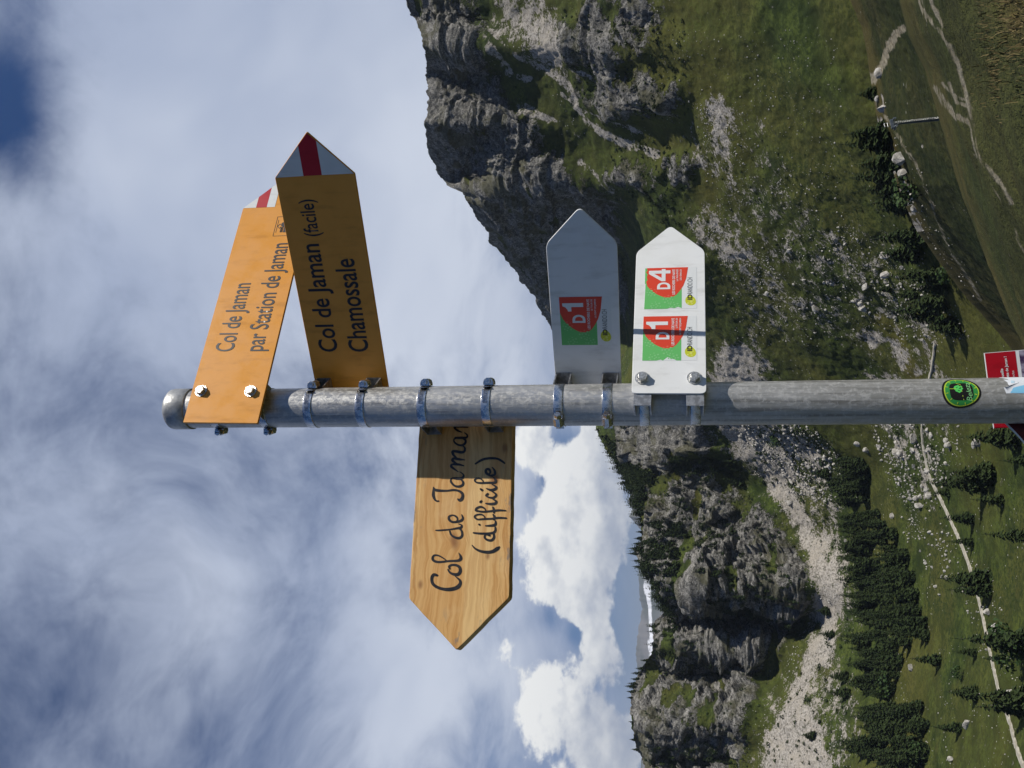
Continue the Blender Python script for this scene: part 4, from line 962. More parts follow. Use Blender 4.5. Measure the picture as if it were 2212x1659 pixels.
# ------------------------------------------------------------------ lower ground out to the horizon
mb = MB(); n = 96
ringz = [(140, -150), (600, -240), (2500, -420), (9000, -520), (60000, -560)]
vs = [(r_ * math.cos(2 * math.pi * i / n), r_ * math.sin(2 * math.pi * i / n), z_) for r_, z_ in ringz for i in range(n)]
mb.add(vs, [(k * n + i, k * n + (i + 1) % n, (k + 1) * n + (i + 1) % n, (k + 1) * n + i) for k in range(len(ringz) - 1) for i in range(n)], True)
o = mb.build('low_ground', noisy(mat('low_ground_green', (.03, .045, .02), .95), (.02, .032, .012), (.05, .06, .025), .004), None); o['kind'] = 'structure'

# ------------------------------------------------------------------ far ranges
def far_range(name, sky, dist, depth, base, m, seed, rough=1.0):
    ys = np.linspace(sky[0][0], sky[-1][0], 260); xs = np.interp(ys, [s[0] for s in sky], [s[1] for s in sky]); R = 70
    rng = np.random.default_rng(seed); xs = xs + np.interp(ys, np.arange(sky[0][0], sky[-1][0] + 6, 5), rng.uniform(-1, 1, len(np.arange(sky[0][0], sky[-1][0] + 6, 5)))) * 1.6 * rough
    P0 = spread_from(xs, ys, np.full(len(ys), dist)); out = P0[:, :2] / np.linalg.norm(P0[:, :2], axis=1, keepdims=True); rows = []
    for i in range(R):
        u = i / (R - 1); q = P0.copy(); q[:, :2] -= out * depth * (1 - u); q[:, 2] = base + (P0[:, 2] - base) * u ** 1.1; rows.append(q)
    P = np.stack(rows); a = np.clip(1 - np.linspace(0, 1, R)[:, None], 0.03, 1)
    P[..., 2] -= (.55 - .45 * fbm(P, depth * .22, 5, seed, ridged=True)) * .42 * (P0[:, 2] - base)[None] * a
    for k in range(1, 6):
        q = P0.copy(); q[:, :2] += out * depth * .12 * k; q[:, 2] -= (P0[:, 2] - base) * .16 * k; P = np.concatenate([P, q[None]], 0)
    grid_mesh(name, P, np.zeros(P.shape[:2] + (4,)), m)
    return P
fm = mat('far_rock', (.12, .12, .11), .9, 0, .1); t, b = bsdf(fm)
P_ = t.n('ShaderNodeNewGeometry').outputs['Position']; pz = t.n('ShaderNodeSeparateXYZ', {0: P_}).outputs[2]
fc = t.mix(t.smooth(t.noise(P_, .0012, 7, .65), .4, .6), (.06, .07, .04), (.16, .15, .135))
link(fm, fc, b.inputs['Base Color'])
fs = mat('far_snow_rock', (.12, .12, .11), .9, 0, .1); t, b = bsdf(fs)
P_ = t.n('ShaderNodeNewGeometry').outputs['Position']; sp = t.n('ShaderNodeSeparateXYZ', {0: P_})
fc = t.mix(t.smooth(t.noise(P_, .0012, 7, .65), .4, .6), (.07, .075, .05), (.17, .155, .14))
sn = t.noise(t.vm('MULTIPLY', P_, (1, .5, 2.5)), .0011, 6, .6)
xr = t.m('MULTIPLY', t.smooth(sp.outputs[0], -4700, -4300, 0, 1), t.smooth(sp.outputs[0], -3150, -2900, 1, 0))
dg_ = t.m('ABSOLUTE', t.m('SUBTRACT', t.m('ADD', sp.outputs[2], t.m('MULTIPLY', sp.outputs[0], -.16)), 1060))
snow = t.m('MULTIPLY', t.smooth(t.m('SUBTRACT', sn, t.m('MULTIPLY', dg_, .0022)), .38, .44), xr)
link(fs, t.mix(snow, fc, (.85, .86, .88)), b.inputs['Base Color'])
far_range('far_mountains', [(900, 1400), (1020, 1385), (1052, 1369), (1068, 1362), (1080, 1355), (1090, 1358), (1101, 1366), (1116, 1358), (1135, 1375), (1153, 1391), (1180, 1398), (1230, 1412), (1300, 1430), (1400, 1445)], 8200, 2600, -380, fm, 91)
far_range('snowy_mountains', [(1100, 1398), (1160, 1390), (1200, 1384), (1233, 1378), (1266, 1380), (1297, 1381), (1315, 1387), (1335, 1383), (1361, 1378), (1383, 1375), (1410, 1372), (1440, 1375), (1500, 1382), (1600, 1388), (1700, 1380), (1900, 1395)], 14000, 4200, -420, fs, 95)
# ------------------------------------------------------------------ footpath across the valley floor
def ribbon(pts, half, lift, name, m, sheet):
    C = []
    for (x, y), (x2, y2) in zip(pts[:-1], pts[1:]):
        n = max(2, int(math.hypot(x2 - x, y2 - y) / 6))
        for k in range(n): C.append(sheet.at(x + (x2 - x) * k / n, y + (y2 - y) * k / n))
    C = [sum((C[min(max(i + k, 0), len(C) - 1)] for k in (-3, -2, -1, 0, 1, 2, 3)), Vector()) / 7 for i in range(len(C))]
    mb = MB(); vs = []; rr = random.Random(2)
    for i, p in enumerate(C):
        d = C[min(i + 1, len(C) - 1)] - C[max(i - 1, 0)]; d.z = 0; d.normalize(); s = Vector((d.y, -d.x, 0)); h = half * rr.uniform(.8, 1.2)
        vs += [p + s * h * 1.25 + Vector((0, 0, lift - .5)), p + s * h + Vector((0, 0, lift)), p - s * h + Vector((0, 0, lift)), p - s * h * 1.25 + Vector((0, 0, lift - .5))]
    mb.add(vs, [(4 * i + k, 4 * i + k + 1, 4 * i + 5 + k, 4 * i + 4 + k) for i in range(len(C) - 1) for k in range(3)])
    o = mb.build(name, m); o['kind'] = 'structure'
    return o
pathm = noisy(mat('gravel_path', (.40, .37, .30), .95), (.30, .275, .215), (.46, .43, .36), .6)
ribbon([(2012, 735), (2010, 780), (2003, 815), (1995, 870), (1990, 925), (1993, 960), (2000, 1000), (2010, 1035), (2028, 1070), (2050, 1118), (2072, 1165), (2090, 1215), (2105, 1260), (2122, 1320), (2140, 1395), (2155, 1460), (2168, 1510), (2185, 1560), (2212, 1650), (2240, 1720)], 1.05, .25, 'footpath', pathm, CIRQ)

# ------------------------------------------------------------------ conifers
needle = mat('spruce_needles', (.018, .032, .010), .8, 0, .2); t, b = bsdf(needle)
ob = t.n('ShaderNodeObjectInfo'); ps = t.n('ShaderNodeNewGeometry').outputs['Position']
c = t.mix(t.smooth(t.noise(ps, 1.2, 3, .6), .38, .62), (.011, .021, .007), (.038, .060, .016))
c = t.mix(t.m('MULTIPLY', ob.outputs['Random'], .6), c, (.034, .050, .014))
link(needle, c, b.inputs['Base Color'])
leafm = mat('broad_leaves', (.03, .06, .014), .7, 0, .25); t, b = bsdf(leafm)
ps = t.n('ShaderNodeNewGeometry').outputs['Position']
link(leafm, t.mix(t.smooth(t.noise(ps, 1.0, 3, .6), .36, .64), (.014, .034, .008), (.045, .082, .018)), b.inputs['Base Color'])
bark = noisy(mat('spruce_bark', (.07, .055, .04), .95), (.045, .036, .028), (.10, .085, .065), 1.5, stretch=(1, 1, .3))
def conifer_mesh(seed, slim, levels=17, per=9, fine=1):
    """crown of drooping boughs, one unit high"""
    r_ = random.Random(seed); mb = MB()
    for L in range(levels):
        u = (L + r_.uniform(-.3, .3)) / levels; u = min(max(u, 0.0), .985)
        z = .07 + .90 * u; rad_ = slim * (1 - u) ** .82 * (1.0 if u > .08 else .8) + .008
        n = max(4, int(per * (1 - u * .55)))
        for k in range(n):
            a = 2 * math.pi * (k + r_.uniform(-.4, .4)) / n + L * 1.7; rl = rad_ * r_.uniform(.62, 1.18); zz_ = z + r_.uniform(-.02, .02)
            d = Vector((math.cos(a), math.sin(a), 0)); s = Vector((-d.y, d.x, 0)); w0 = rl * r_.uniform(.26, .42)
            p0 = Vector((0, 0, zz_ + .012)); p1 = d * rl * .55 + Vector((0, 0, zz_ - rl * .10)); p2 = d * rl + Vector((0, 0, zz_ - rl * r_.uniform(.30, .55)))
            dn = Vector((0, 0, -rl * .30))
            mb.add([p0, p1 + s * w0, p2, p1 - s * w0, p1 + dn * 1.1 + s * w0 * .3], [(0, 1, 2), (0, 2, 3), (0, 4, 2), (1, 4, 3)])
            if fine:
                for q in (-1, 1):
                    f = r_.uniform(.45, .8); e0 = d * rl * f + Vector((0, 0, zz_ - rl * .16)); e1 = e0 + (d * .45 + s * q) * rl * .42 + Vector((0, 0, -rl * .22))
                    mb.add([e0 + d * rl * .10, e1, e0 - d * rl * .14, e0 + Vector((0, 0, -rl * .2))], [(0, 1, 2), (3, 1, 0)])
    mb.add([(0, .006, .93), (.006, -.004, .93), (-.006, -.004, .93), (0, 0, 1.03)], [(0, 1, 3), (1, 2, 3), (2, 0, 3)])
    return mb.mesh('crown', needle)
CONI = [conifer_mesh(s, w_) for s, w_ in ((1, .21), (2, .24), (3, .19), (4, .27), (5, .22))]
tm = MB(); tm.tube((0, 0, -.12), (0, 0, .35), .022, .016, n=7); tm.tube((0, 0, .35), (0, 0, .9), .016, .003, n=6); TRUNK = tm.mesh('trunk', bark)
def bush_mesh(seed, n=230):
    r_ = random.Random(seed); mb = MB(); lobes = [(Vector((r_.uniform(-.25, .25), r_.uniform(-.25, .25), r_.uniform(.3, .72))), r_.uniform(.2, .33)) for _ in range(8)]
    for _ in range(n):
        c_, R_ = r_.choice(lobes); v = Vector((r_.gauss(0, 1), r_.gauss(0, 1), r_.gauss(0, 1))).normalized(); p = c_ + v * R_ * r_.uniform(.7, 1.06)
        if p.z < .03: continue
        s_ = r_.uniform(.035, .075); q = Vector((r_.gauss(0, 1), r_.gauss(0, 1), r_.gauss(0, 1))).normalized(); u = v.cross(q).normalized(); w2 = (v + q * .6).cross(u).normalized()
        mb.add([p + u * s_, p + w2 * s_, p - u * s_, p - w2 * s_ * .7], [(0, 1, 2, 3)])
    return mb.mesh('crown', leafm)
BUSH = [bush_mesh(s) for s in (1, 2, 3)]
def plant(p, h, label, cat='tree', group=None, kind='conifer', wide=1.0, seed=0):
    r_ = random.Random(seed * 7 + int(p.x * 10))
    m_ = Matrix.Translation(p - Vector((0, 0, .02 * h))) @ Matrix.Rotation(r_.uniform(0, 6.28), 4, 'Z') @ Matrix.Rotation(r_.uniform(-.04, .04), 4, 'X') @ Matrix.Diagonal((h * wide, h * wide, h, 1))
    o = empty({'conifer': 'spruce_tree', 'bush': 'leafy_bush'}[kind], m_, label, cat, group)
    mesh_obj('crown', (CONI if kind == 'conifer' else BUSH)[r_.randrange(5 if kind == 'conifer' else 3)], o)
    mesh_obj('trunk', TRUNK, o)
    return o
def stand(sh, x, y):
    """the knoll where it is in sight, else the slope behind it"""
    if sh is KNOLL and x < np.interp(y, [k[0] for k in K2], [k[1] for k in K2]) - 3: sh = CIRQ
    return sh.at(x, y)
def px_h(p, px): return px / FD * (p - Vector((0, 0, CAMZ))).length
# single trees, told by where they stand: (tip x, base x, y, sheet, label, width, kind)
C_, K_ = CIRQ, KNOLL
ONE = [
    (2057, 2114, 1498, C_, 'lone dark spruce on the open meadow above the lower end of the footpath', 1.15),
    (2026, 2078, 1573, C_, 'lone spruce beside a small heap of pale boulders near the left frame edge', 1.0),
    (2072, 2114, 1411, C_, 'small pointed spruce on the meadow just above the footpath and a bushy group', 1.0),
    (1977, 2032, 1427, C_, 'spruce standing alone at the lower edge of the forest gap', 1.1),
    (2133, 2172, 1424, C_, 'small spruce growing right across the footpath edge', 1.0),
    (2099, 2232, 1388, C_, 'tall spruce at the head of the bushy group below the footpath', .9),
    (2124, 2235, 1512, C_, 'slender spruce overlapping the footpath near the frame edge', .85),
    (2130, 2222, 1535, C_, 'spruce beside the slender one at the frame edge below the path', .9),
    (2046, 2137, 1252, C_, 'broad spruce with long shadow just below the middle of the footpath', 1.0),
    (2062, 2140, 1275, C_, 'lower companion of the broad spruce below the footpath', 1.0),
    (2040, 2101, 1120, C_, 'spruce whose tip touches the footpath, with shadow to its left', 1.05),
    (2012, 2125, 1045, C_, 'tall spruce of the dark group on the footpath bend', .85),
    (2060, 2142, 1022, C_, 'right-hand spruce of the dark group on the footpath bend', 1.1),
    (2066, 2140, 1038, C_, 'lower spruce in the dark group on the footpath bend', 1.0),
    (2018, 2050, 1063, C_, 'small spruce left of the dark group on the footpath bend', 1.2),
    (2107, 2164, 1080, C_, 'squat spruce below the dark group on the bright meadow', 1.2),
    (2055, 2101, 1171, C_, 'small spruce crossing the footpath above the boulders', 1.0),
    (2138, 2232, 1160, C_, 'large spruce at the lower frame edge left of the pole', .95),
    (2174, 2240, 995, C_, 'pointed spruce at the frame edge close left of the pole', 1.0),
    (2095, 2195, 946, C_, 'dark spreading spruce directly left of the pole', 1.15),
    (1794, 1838, 997, C_, 'small spruce amid the boulder field left of the pole', 1.4),
    (1800, 1848, 1018, C_, 'second small spruce amid the boulder field left of the pole', 1.4),
    (1750, 1787, 1024, C_, 'small spruce high up in the pale boulder field', 1.5),
    (1775, 1812, 1045, C_, 'small spruce between boulder field and forest edge', 1.4),
    (1770, 1802, 1372, C_, 'isolated spruce on the green patch at the forest top', 1.2),
    (1764, 1790, 1320, C_, 'small round spruce at the foot of the rock wall', 1.7),
    (1790, 1830, 1462, C_, 'broad spruce at the left upper edge of the forest', 1.5),
    (1795, 1836, 1500, C_, 'second broad spruce left of the forest top, on the scree edge', 1.4),
    (1732, 1760, 1590, C_, 'dark tree standing alone on the pale scree at the left', 1.6),
    (1923, 2018, 672, K_, 'tall dark spruce right of the pole with a spreading shadow', .8),
    (1945, 2030, 690, K_, 'spruce leaning into the tall dark one right of the pole', .95),
    (1936, 2037, 597, K_, 'tall spruce in the middle of the row right of the pole', .8),
    (1896, 1994, 510, K_, 'tall dark spruce at the right end of the row below the signs', .9),
    (1887, 1920, 627, K_, 'thin little spruce between the two tall ones right of the pole', .9),
    (1928, 1975, 640, K_, 'short spruce beside the thin little one right of the pole', 1.1),
    (1834, 1922, 306, K_, 'dark spruce behind the grassy crest, right of the big boulder', 1.1),
    (1846, 1930, 383, K_, 'dark spruce behind the grassy crest, left of the big boulder', 1.1),
    (1858, 1938, 350, K_, 'dark spruce half hidden behind the big boulder', 1.2),
    (1838, 1918, 285, K_, 'first dark spruce behind the grassy crest beside the lift pylon', 1.0),
    (1896, 1956, 453, K_, 'dark low spruce at the end of the grassy crest', 1.3),
    (1905, 1985, 545, C_, 'spruce between the right end one and the middle of the row', 1.3),
    (1985, 2045, 622, C_, 'short broad spruce under the middle of the row right of the pole', 1.3),
    (1962, 2040, 655, C_, 'broad spruce just left of the thin little one right of the pole', 1.2),
    (2000, 2062, 708, C_, 'low spruce at the left end of the row, close to the pole', 1.3),
    (1868, 1945, 412, K_, 'shaggy dark spruce below the big boulder on the crest', 1.3),
    (1880, 1958, 437, K_, 'outermost shaggy spruce of the crest group, towards the pole', 1.3),
    (1853, 1892, 200, K_, 'small dark spruce peeping over the crest next to grey rocks', 1.3),
]
for i, (xt, xb, y, sh, lab, wd) in enumerate(ONE):
    p = stand(sh, xb, y); plant(p, max(3.0, px_h(p, (xb - xt) * 1.03)), lab, 'tree', 'single spruces on the slopes', wide=wd * (1.3 if y < 760 else 1.1), seed=i)
BUSHES = [(1925, 1990, 420, K_, 'dark leafy bush at the lower side of the crest spruces', 1.1), (2025, 2062, 592, K_, 'dark leafy bush below the middle spruce of the row', 1.3), (1962, 2000, 525, K_, 'round leafy bush beside the right end spruce', 1.2),
          (2060, 2085, 1456, C_, 'small grey-green bush on the open meadow between spruces', 1.1), (2138, 2205, 1378, C_, 'bright green leafy tree in the bushy group below the footpath', 1.1), (2160, 2225, 1402, C_, 'second leafy tree in the bushy group at the frame edge', 1.2),
          (1662, 1690, 950, C_, 'dark bush at the top of the pale boulder field', 1.3), (2018, 2045, 705, K_, 'leafy bush under the tall dark spruce right of the pole', 1.5), (1962, 2002, 1628, C_, 'light green leafy tree at the lower left edge of the forest', 1.2), (1895, 1935, 1478, C_, 'light green leafy tree in the gap of the forest', 1.3)]
for i, (xt, xb, y, sh, lab, wd) in enumerate(BUSHES):
    p = stand(sh, xb, y); plant(p, px_h(p, (xb - xt)), lab, 'bush', None, 'bush', wd, i)
# the dense wood below the rock wall
WOOD = [[(1850, 990), (1885, 1000), (1878, 1060), (1905, 1120), (1945, 1140), (1965, 1200), (1985, 1250), (2000, 1300), (2005, 1370), (1950, 1408), (1945, 1470), (1955, 1500), (1930, 1515), (1880, 1500), (1870, 1400), (1860, 1300), (1850, 1200), (1845, 1100), (1835, 1030)],
        [(1960, 1520), (2005, 1525), (2008, 1600), (2000, 1720), (1905, 1720), (1880, 1640), (1870, 1560), (1900, 1525)]]
def scatter(polys, n, dmin, seed):
    r_ = random.Random(seed); out = []; tries = 0
    bx = [min(q[0] for p in polys for q in p), max(q[0] for p in polys for q in p), min(q[1] for p in polys for q in p), max(q[1] for p in polys for q in p)]
    while len(out) < n and tries < n * 300:
        tries += 1; x, y = r_.uniform(bx[0], bx[1]), r_.uniform(bx[2], bx[3])
        if not any(bool(in_poly(np.array([x]), np.array([y]), p)[0]) for p in polys): continue
        if all((x - a) ** 2 + ((y - b2) * 1.3) ** 2 > dmin * dmin for a, b2 in out): out.append((x, y))
    return out
for i, (x, y) in enumerate(scatter(WOOD, 208, 8, 3)):
    p = CIRQ.at(x, y); lab = 'dark spruce in the middle and lower rows of the dense wood on the valley floor'
    if x < 1880 and y <= 1515: lab = 'dark spruce in the upper row of the wood, next to the scree'
    elif y <= 1150: lab = 'dark spruce at the end of the wood nearest the pole, below the stone field'
    if y > 1515: lab = 'dark spruce in the lower left part of the wood, beyond the gap'
    plant(p, random.Random(i).uniform(11, 18), lab, 'tree', ('spruces of the upper wood row' if x < 1880 else 'spruces of the near wood end' if y <= 1150 else 'spruces of the dense wood') if y <= 1515 else 'spruces of the lower left wood', wide=random.Random(i + 9).uniform(.9, 1.25), seed=i)
# trees along the rock wall's skyline
for i, (y, px) in enumerate(((930, 13), (985, 17), (1005, 14), (1022, 20), (1040, 15), (1055, 21), (1068, 16), (1080, 22), (1096, 18), (1110, 15), (1124, 22), (1135, 17), (1150, 20), (1163, 24), (1176, 18), (1190, 22), (1204, 26), (1216, 18), (1228, 22), (1240, 17), (1252, 20), (1262, 15), (1275, 17), (1290, 14), (1318, 13), (1426, 22), (1446, 22), (1456, 25), (1466, 22), (1475, 24), (1484, 26), (1492, 22), (1500, 17), (1513, 16), (1560, 14), (1592, 15), (1612, 18))):
    xs = np.interp(y, [s[0] for s in SKY], [s[1] for s in SKY]); p = CIRQ.at(xs + 3, y)
    g = 'spruces on the wooded ridge' if y < 1330 else 'spruces on top of the left rock'
    lab = 'spruce on the wooded skyline ridge left of the pole' if y < 1330 else 'spruce on the skyline on top of the leftmost rock'
    plant(p, px_h(p, px * .85), lab, 'tree', g, wide=1.15, seed=i + 300)
# woods clinging to ledges of the rock wall: one mass
CLING = [([(1305, 935), (1345, 960), (1400, 1020), (1425, 1010), (1400, 1090), (1395, 1140), (1380, 1110), (1340, 1010)], 190, 8, 13), ([(1388, 1165), (1470, 1180), (1480, 1250), (1470, 1320), (1440, 1325), (1410, 1250)], 170, 7, 12),
         ([(1461, 985), (1500, 975), (1600, 1000), (1605, 1045), (1560, 1040), (1480, 1010)], 90, 6, 10), ([(1520, 1240), (1600, 1250), (1670, 1270), (1660, 1340), (1600, 1345), (1530, 1330)], 150, 5, 10), ([(1410, 1130), (1480, 1140), (1500, 1165), (1450, 1170)], 50, 5, 9),
         ([(1480, 1400), (1600, 1420), (1640, 1450), (1560, 1460), (1470, 1440)], 70, 4, 8), ([(1400, 1590), (1560, 1600), (1600, 1659), (1450, 1659)], 90, 4, 9), ([(1480, 1090), (1560, 1110), (1620, 1180), (1560, 1240), (1490, 1200)], 60, 4, 8), ([(1640, 1200), (1720, 1250), (1740, 1310), (1660, 1330)], 45, 4, 8), ([(1400, 1340), (1470, 1345), (1500, 1400), (1420, 1410)], 40, 4, 8), ([(1300, 860), (1345, 850), (1400, 900), (1380, 925), (1310, 920)], 22, 6, 10), ([(1620, 1000), (1660, 1060), (1680, 1040), (1650, 960)], 10, 4, 7),
         ([(1480, 180), (1450, 90), (1400, 30), (1300, 60), (1330, 130), (1420, 250)], 40, 2, 4.5), ([(1380, 380), (1440, 430), (1500, 470), (1460, 520), (1400, 450)], 24, 2.5, 5)]
vs_all, fs_all, base_i = [], [], 0
low = [conifer_mesh(60 + k, .27, 9, 6, 0) for k in range(3)]
LV = [np.array([v.co for v in m.vertices]) for m in low]; LF = [[tuple(p.vertices) for p in m.polygons] for m in low]
for ci, (poly_, n, hmin, hmax) in enumerate(CLING):
    for i, (x, y) in enumerate(scatter([poly_], n, 2, 40 + ci)):
        p = CIRQ.at(x, y); r_ = random.Random(i + ci * 99); h = r_.uniform(hmin, hmax); k = r_.randrange(3); a = r_.uniform(0, 6.28)
        R2 = np.array([[math.cos(a), -math.sin(a), 0], [math.sin(a), math.cos(a), 0], [0, 0, 1]])
        V = (LV[k] * np.array([h * 1.15, h * 1.15, h])) @ R2.T + np.array(p) - np.array([0, 0, .03 * h])
        vs_all.append(V); fs_all += [tuple(q + base_i for q in f) for f in LF[k]]; base_i += len(V)
me = bpy.data.meshes.new('wall_wood'); me.from_pydata(np.concatenate(vs_all).tolist(), [], fs_all); me.materials.append(needle)
tag(mesh_obj('cliff_wood', me), 'dark spruces clinging in a mass to the ledges of the rock walls', 'wood', kind='stuff')
for m in low: bpy.data.meshes.remove(m)

# ------------------------------------------------------------------ boulders
bould = mat('pale_limestone', (.34, .32, .29), .95, 0, .2); t, b = bsdf(bould); ps = t.n('ShaderNodeNewGeometry').outputs['Position']
c = t.mix(t.smooth(t.noise(ps, .7, 5, .65), .36, .62), (.26, .247, .22), (.54, .515, .47)); c = t.mix(t.smooth(t.noise(ps, 1.7, 4, .6), .58, .72, 0, .7), c, (.10, .10, .075)); link(bould, c, b.inputs['Base Color'])
bn = t.n('ShaderNodeBump', {'Height': t.noise(ps, 2.2, 4, .7), 'Strength': .8, 'Distance': .5}); link(bould, bn.outputs[0], b.inputs['Normal'])
import bmesh
def rock_mesh(seed, sub=2):
    bm = bmesh.new(); bmesh.ops.create_icosphere(bm, subdivisions=sub, radius=.5); r_ = random.Random(seed)
    cuts = [(Vector((r_.gauss(0, 1), r_.gauss(0, 1), r_.gauss(0, .8))).normalized(), r_.uniform(.20, .38)) for _ in range(11)]
    for v in bm.verts:
        for n_, d_ in cuts:
            e = v.co.dot(n_) - d_
            if e > 0: v.co -= n_ * e
        v.co *= 1 + .07 * mnoise.noise(v.co * 3.1 + Vector((seed * 3.7, 0, 0)))
    me = bpy.data.meshes.new('boulder'); bm.to_mesh(me); bm.free(); me.materials.append(bould); return me
ROCKS = [rock_mesh(s) for s in range(8)]
def boulder(p, s, label, group, seed, flat=.8):
    r_ = random.Random(seed); o = mesh_obj('boulder', ROCKS[r_.randrange(8)])
    o.matrix_world = Matrix.Translation(p + Vector((0, 0, s * .12))) @ Matrix.Rotation(r_.uniform(0, 6.28), 4, 'Z') @ Matrix.Rotation(r_.uniform(-.4, .4), 4, 'X') @ Matrix.Diagonal((s * r_.uniform(.9, 1.3), s * r_.uniform(.8, 1.1), s * r_.uniform(.65, 1.0) * flat / .8, 1))
    return tag(o, label, 'boulder', group)
BIG = [(1938, 345, 46, K_, 'big rounded pale boulder on the grassy crest between dark spruces'), (1950, 372, 26, K_, 'grey boulder leaning on the big rounded one on the crest'), (1902, 232, 22, K_, 'grey rock on the crest beside the lift pylon'), (1893, 158, 24, K_, 'pale rock on the crest where the track turns'), (1892, 215, 18, K_, 'small pale rock on the crest, between two others'),
       (1968, 425, 22, K_, 'pale rock at the end of the crest below the dark spruces'), (1972, 452, 18, K_, 'second pale rock at the end of the crest'), (1757, 662, 30, C_, 'pale flat-topped boulder with dark shaded side on the slope right of the pole'), (1652, 637, 17, C_, 'single pale boulder on the slope under the white sign'), (1703, 540, 18, C_, 'boulder half in shadow below the scree streak'),
       (1864, 664, 22, C_, 'pale pair-forming boulder on the meadow right of the pole'), (1856, 656, 18, C_, 'white boulder touching the pale one right of the pole'), (1905, 595, 24, C_, 'pale boulder cluster stone among the right-hand spruces'), (1870, 618, 20, C_, 'boulder with a bright rim above the thin little spruce'), (1900, 555, 22, C_, 'grey boulder between the right-hand spruces, higher up'),
       (1968, 946, 28, C_, 'grey angular boulder beside the footpath left of the pole'), (1938, 946, 14, C_, 'white boulder right above the angular grey one'), (1930, 978, 24, C_, 'large white double boulder above the footpath'), (1942, 981, 20, C_, 'left half of the white double boulder above the footpath'), (1848, 959, 15, C_, 'white boulder by itself on the green gully'), (1868, 973, 17, C_, 'grey-white boulder beside the green gully'),
       (2107, 957, 22, C_, 'squarish pale boulder below the footpath near the pole'), (2043, 964, 20, C_, 'wide pale boulder below the footpath'), (2100, 962, 18, C_, 'boulder touching the squarish pale one'), (1853, 1077, 18, C_, 'reddish-white boulder at the upper forest edge'), (1926, 1115, 17, C_, 'white boulder at the lower right forest edge'), (2004, 1070, 18, C_, 'white boulder on the footpath side, above the bend'),
       (1976, 1075, 20, C_, 'pale boulder in the long stone heap above the path'), (1982, 1093, 22, C_, 'biggest boulder of the long stone heap above the path'), (2124, 1240, 24, C_, 'bright white boulder between path and lower spruces'), (2146, 1358, 26, C_, 'bright cluster boulder below the lower footpath'), (2130, 1323, 18, C_, 'grey boulder at the shadow of the lower spruces'), (2085, 1565, 22, C_, 'pale boulder of the little heap near the left frame edge'),
       (2057, 1640, 14, C_, 'small boulder low on the meadow at the left frame edge'), (1822, 1168, 12, C_, 'yellowish boulder on the scree at the forest top'), (1700, 1088, 20, C_, 'dark-sided boulder on the upper scree'), (1960, 1440, 20, C_, 'pale boulder in the clearing at the wood edge'), (2178, 1502, 24, C_, 'pale boulder on the footpath beside the slender spruce')]
for i, (x, y, px, sh, lab) in enumerate(BIG):
    p = stand(sh, x + px * .35, y); boulder(p, px_h(p, px), lab, 'boulders told apart on the slopes', i)
FIELDS = [([(1600, 905), (1690, 905), (1760, 950), (1810, 1010), (1770, 1065), (1700, 1045), (1640, 985), (1600, 940)], 75, 7, 15, 'pale boulder in the crowded stone field left of the pole', 'boulders of the stone field left of the pole'),
          ([(1890, 915), (2065, 915), (2050, 1010), (2020, 1110), (1960, 1095), (1925, 1010), (1890, 960)], 70, 6, 15, 'pale boulder scattered round the footpath left of the pole', 'boulders round the footpath left of the pole'),
          ([(1985, 1110), (2030, 1120), (2060, 1230), (2030, 1290), (1990, 1200)], 22, 6, 13, 'pale boulder at the lower forest edge above the footpath', 'boulders at the lower forest edge'),
          ([(1860, 520), (1960, 560), (2010, 640), (2020, 740), (1930, 740), (1880, 680), (1850, 600)], 50, 5, 13, 'pale boulder scattered among the spruces right of the pole', 'boulders among the spruces right of the pole'),
          ([(1690, 480), (1850, 520), (1850, 740), (1700, 740), (1660, 600)], 40, 4, 10, 'pale boulder on the green slope behind the white signs', 'boulders on the slope behind the white signs')]
for fi, (poly_, n, a, b_, lab, g) in enumerate(FIELDS):
    for i, (x, y) in enumerate(scatter([poly_], n, 6, 70 + fi)):
        r_ = random.Random(i + fi * 1000); p = CIRQ.at(x, y); boulder(p, px_h(p, a + (b_ - a) * r_.random() ** 2), lab, g, i + fi * 500)
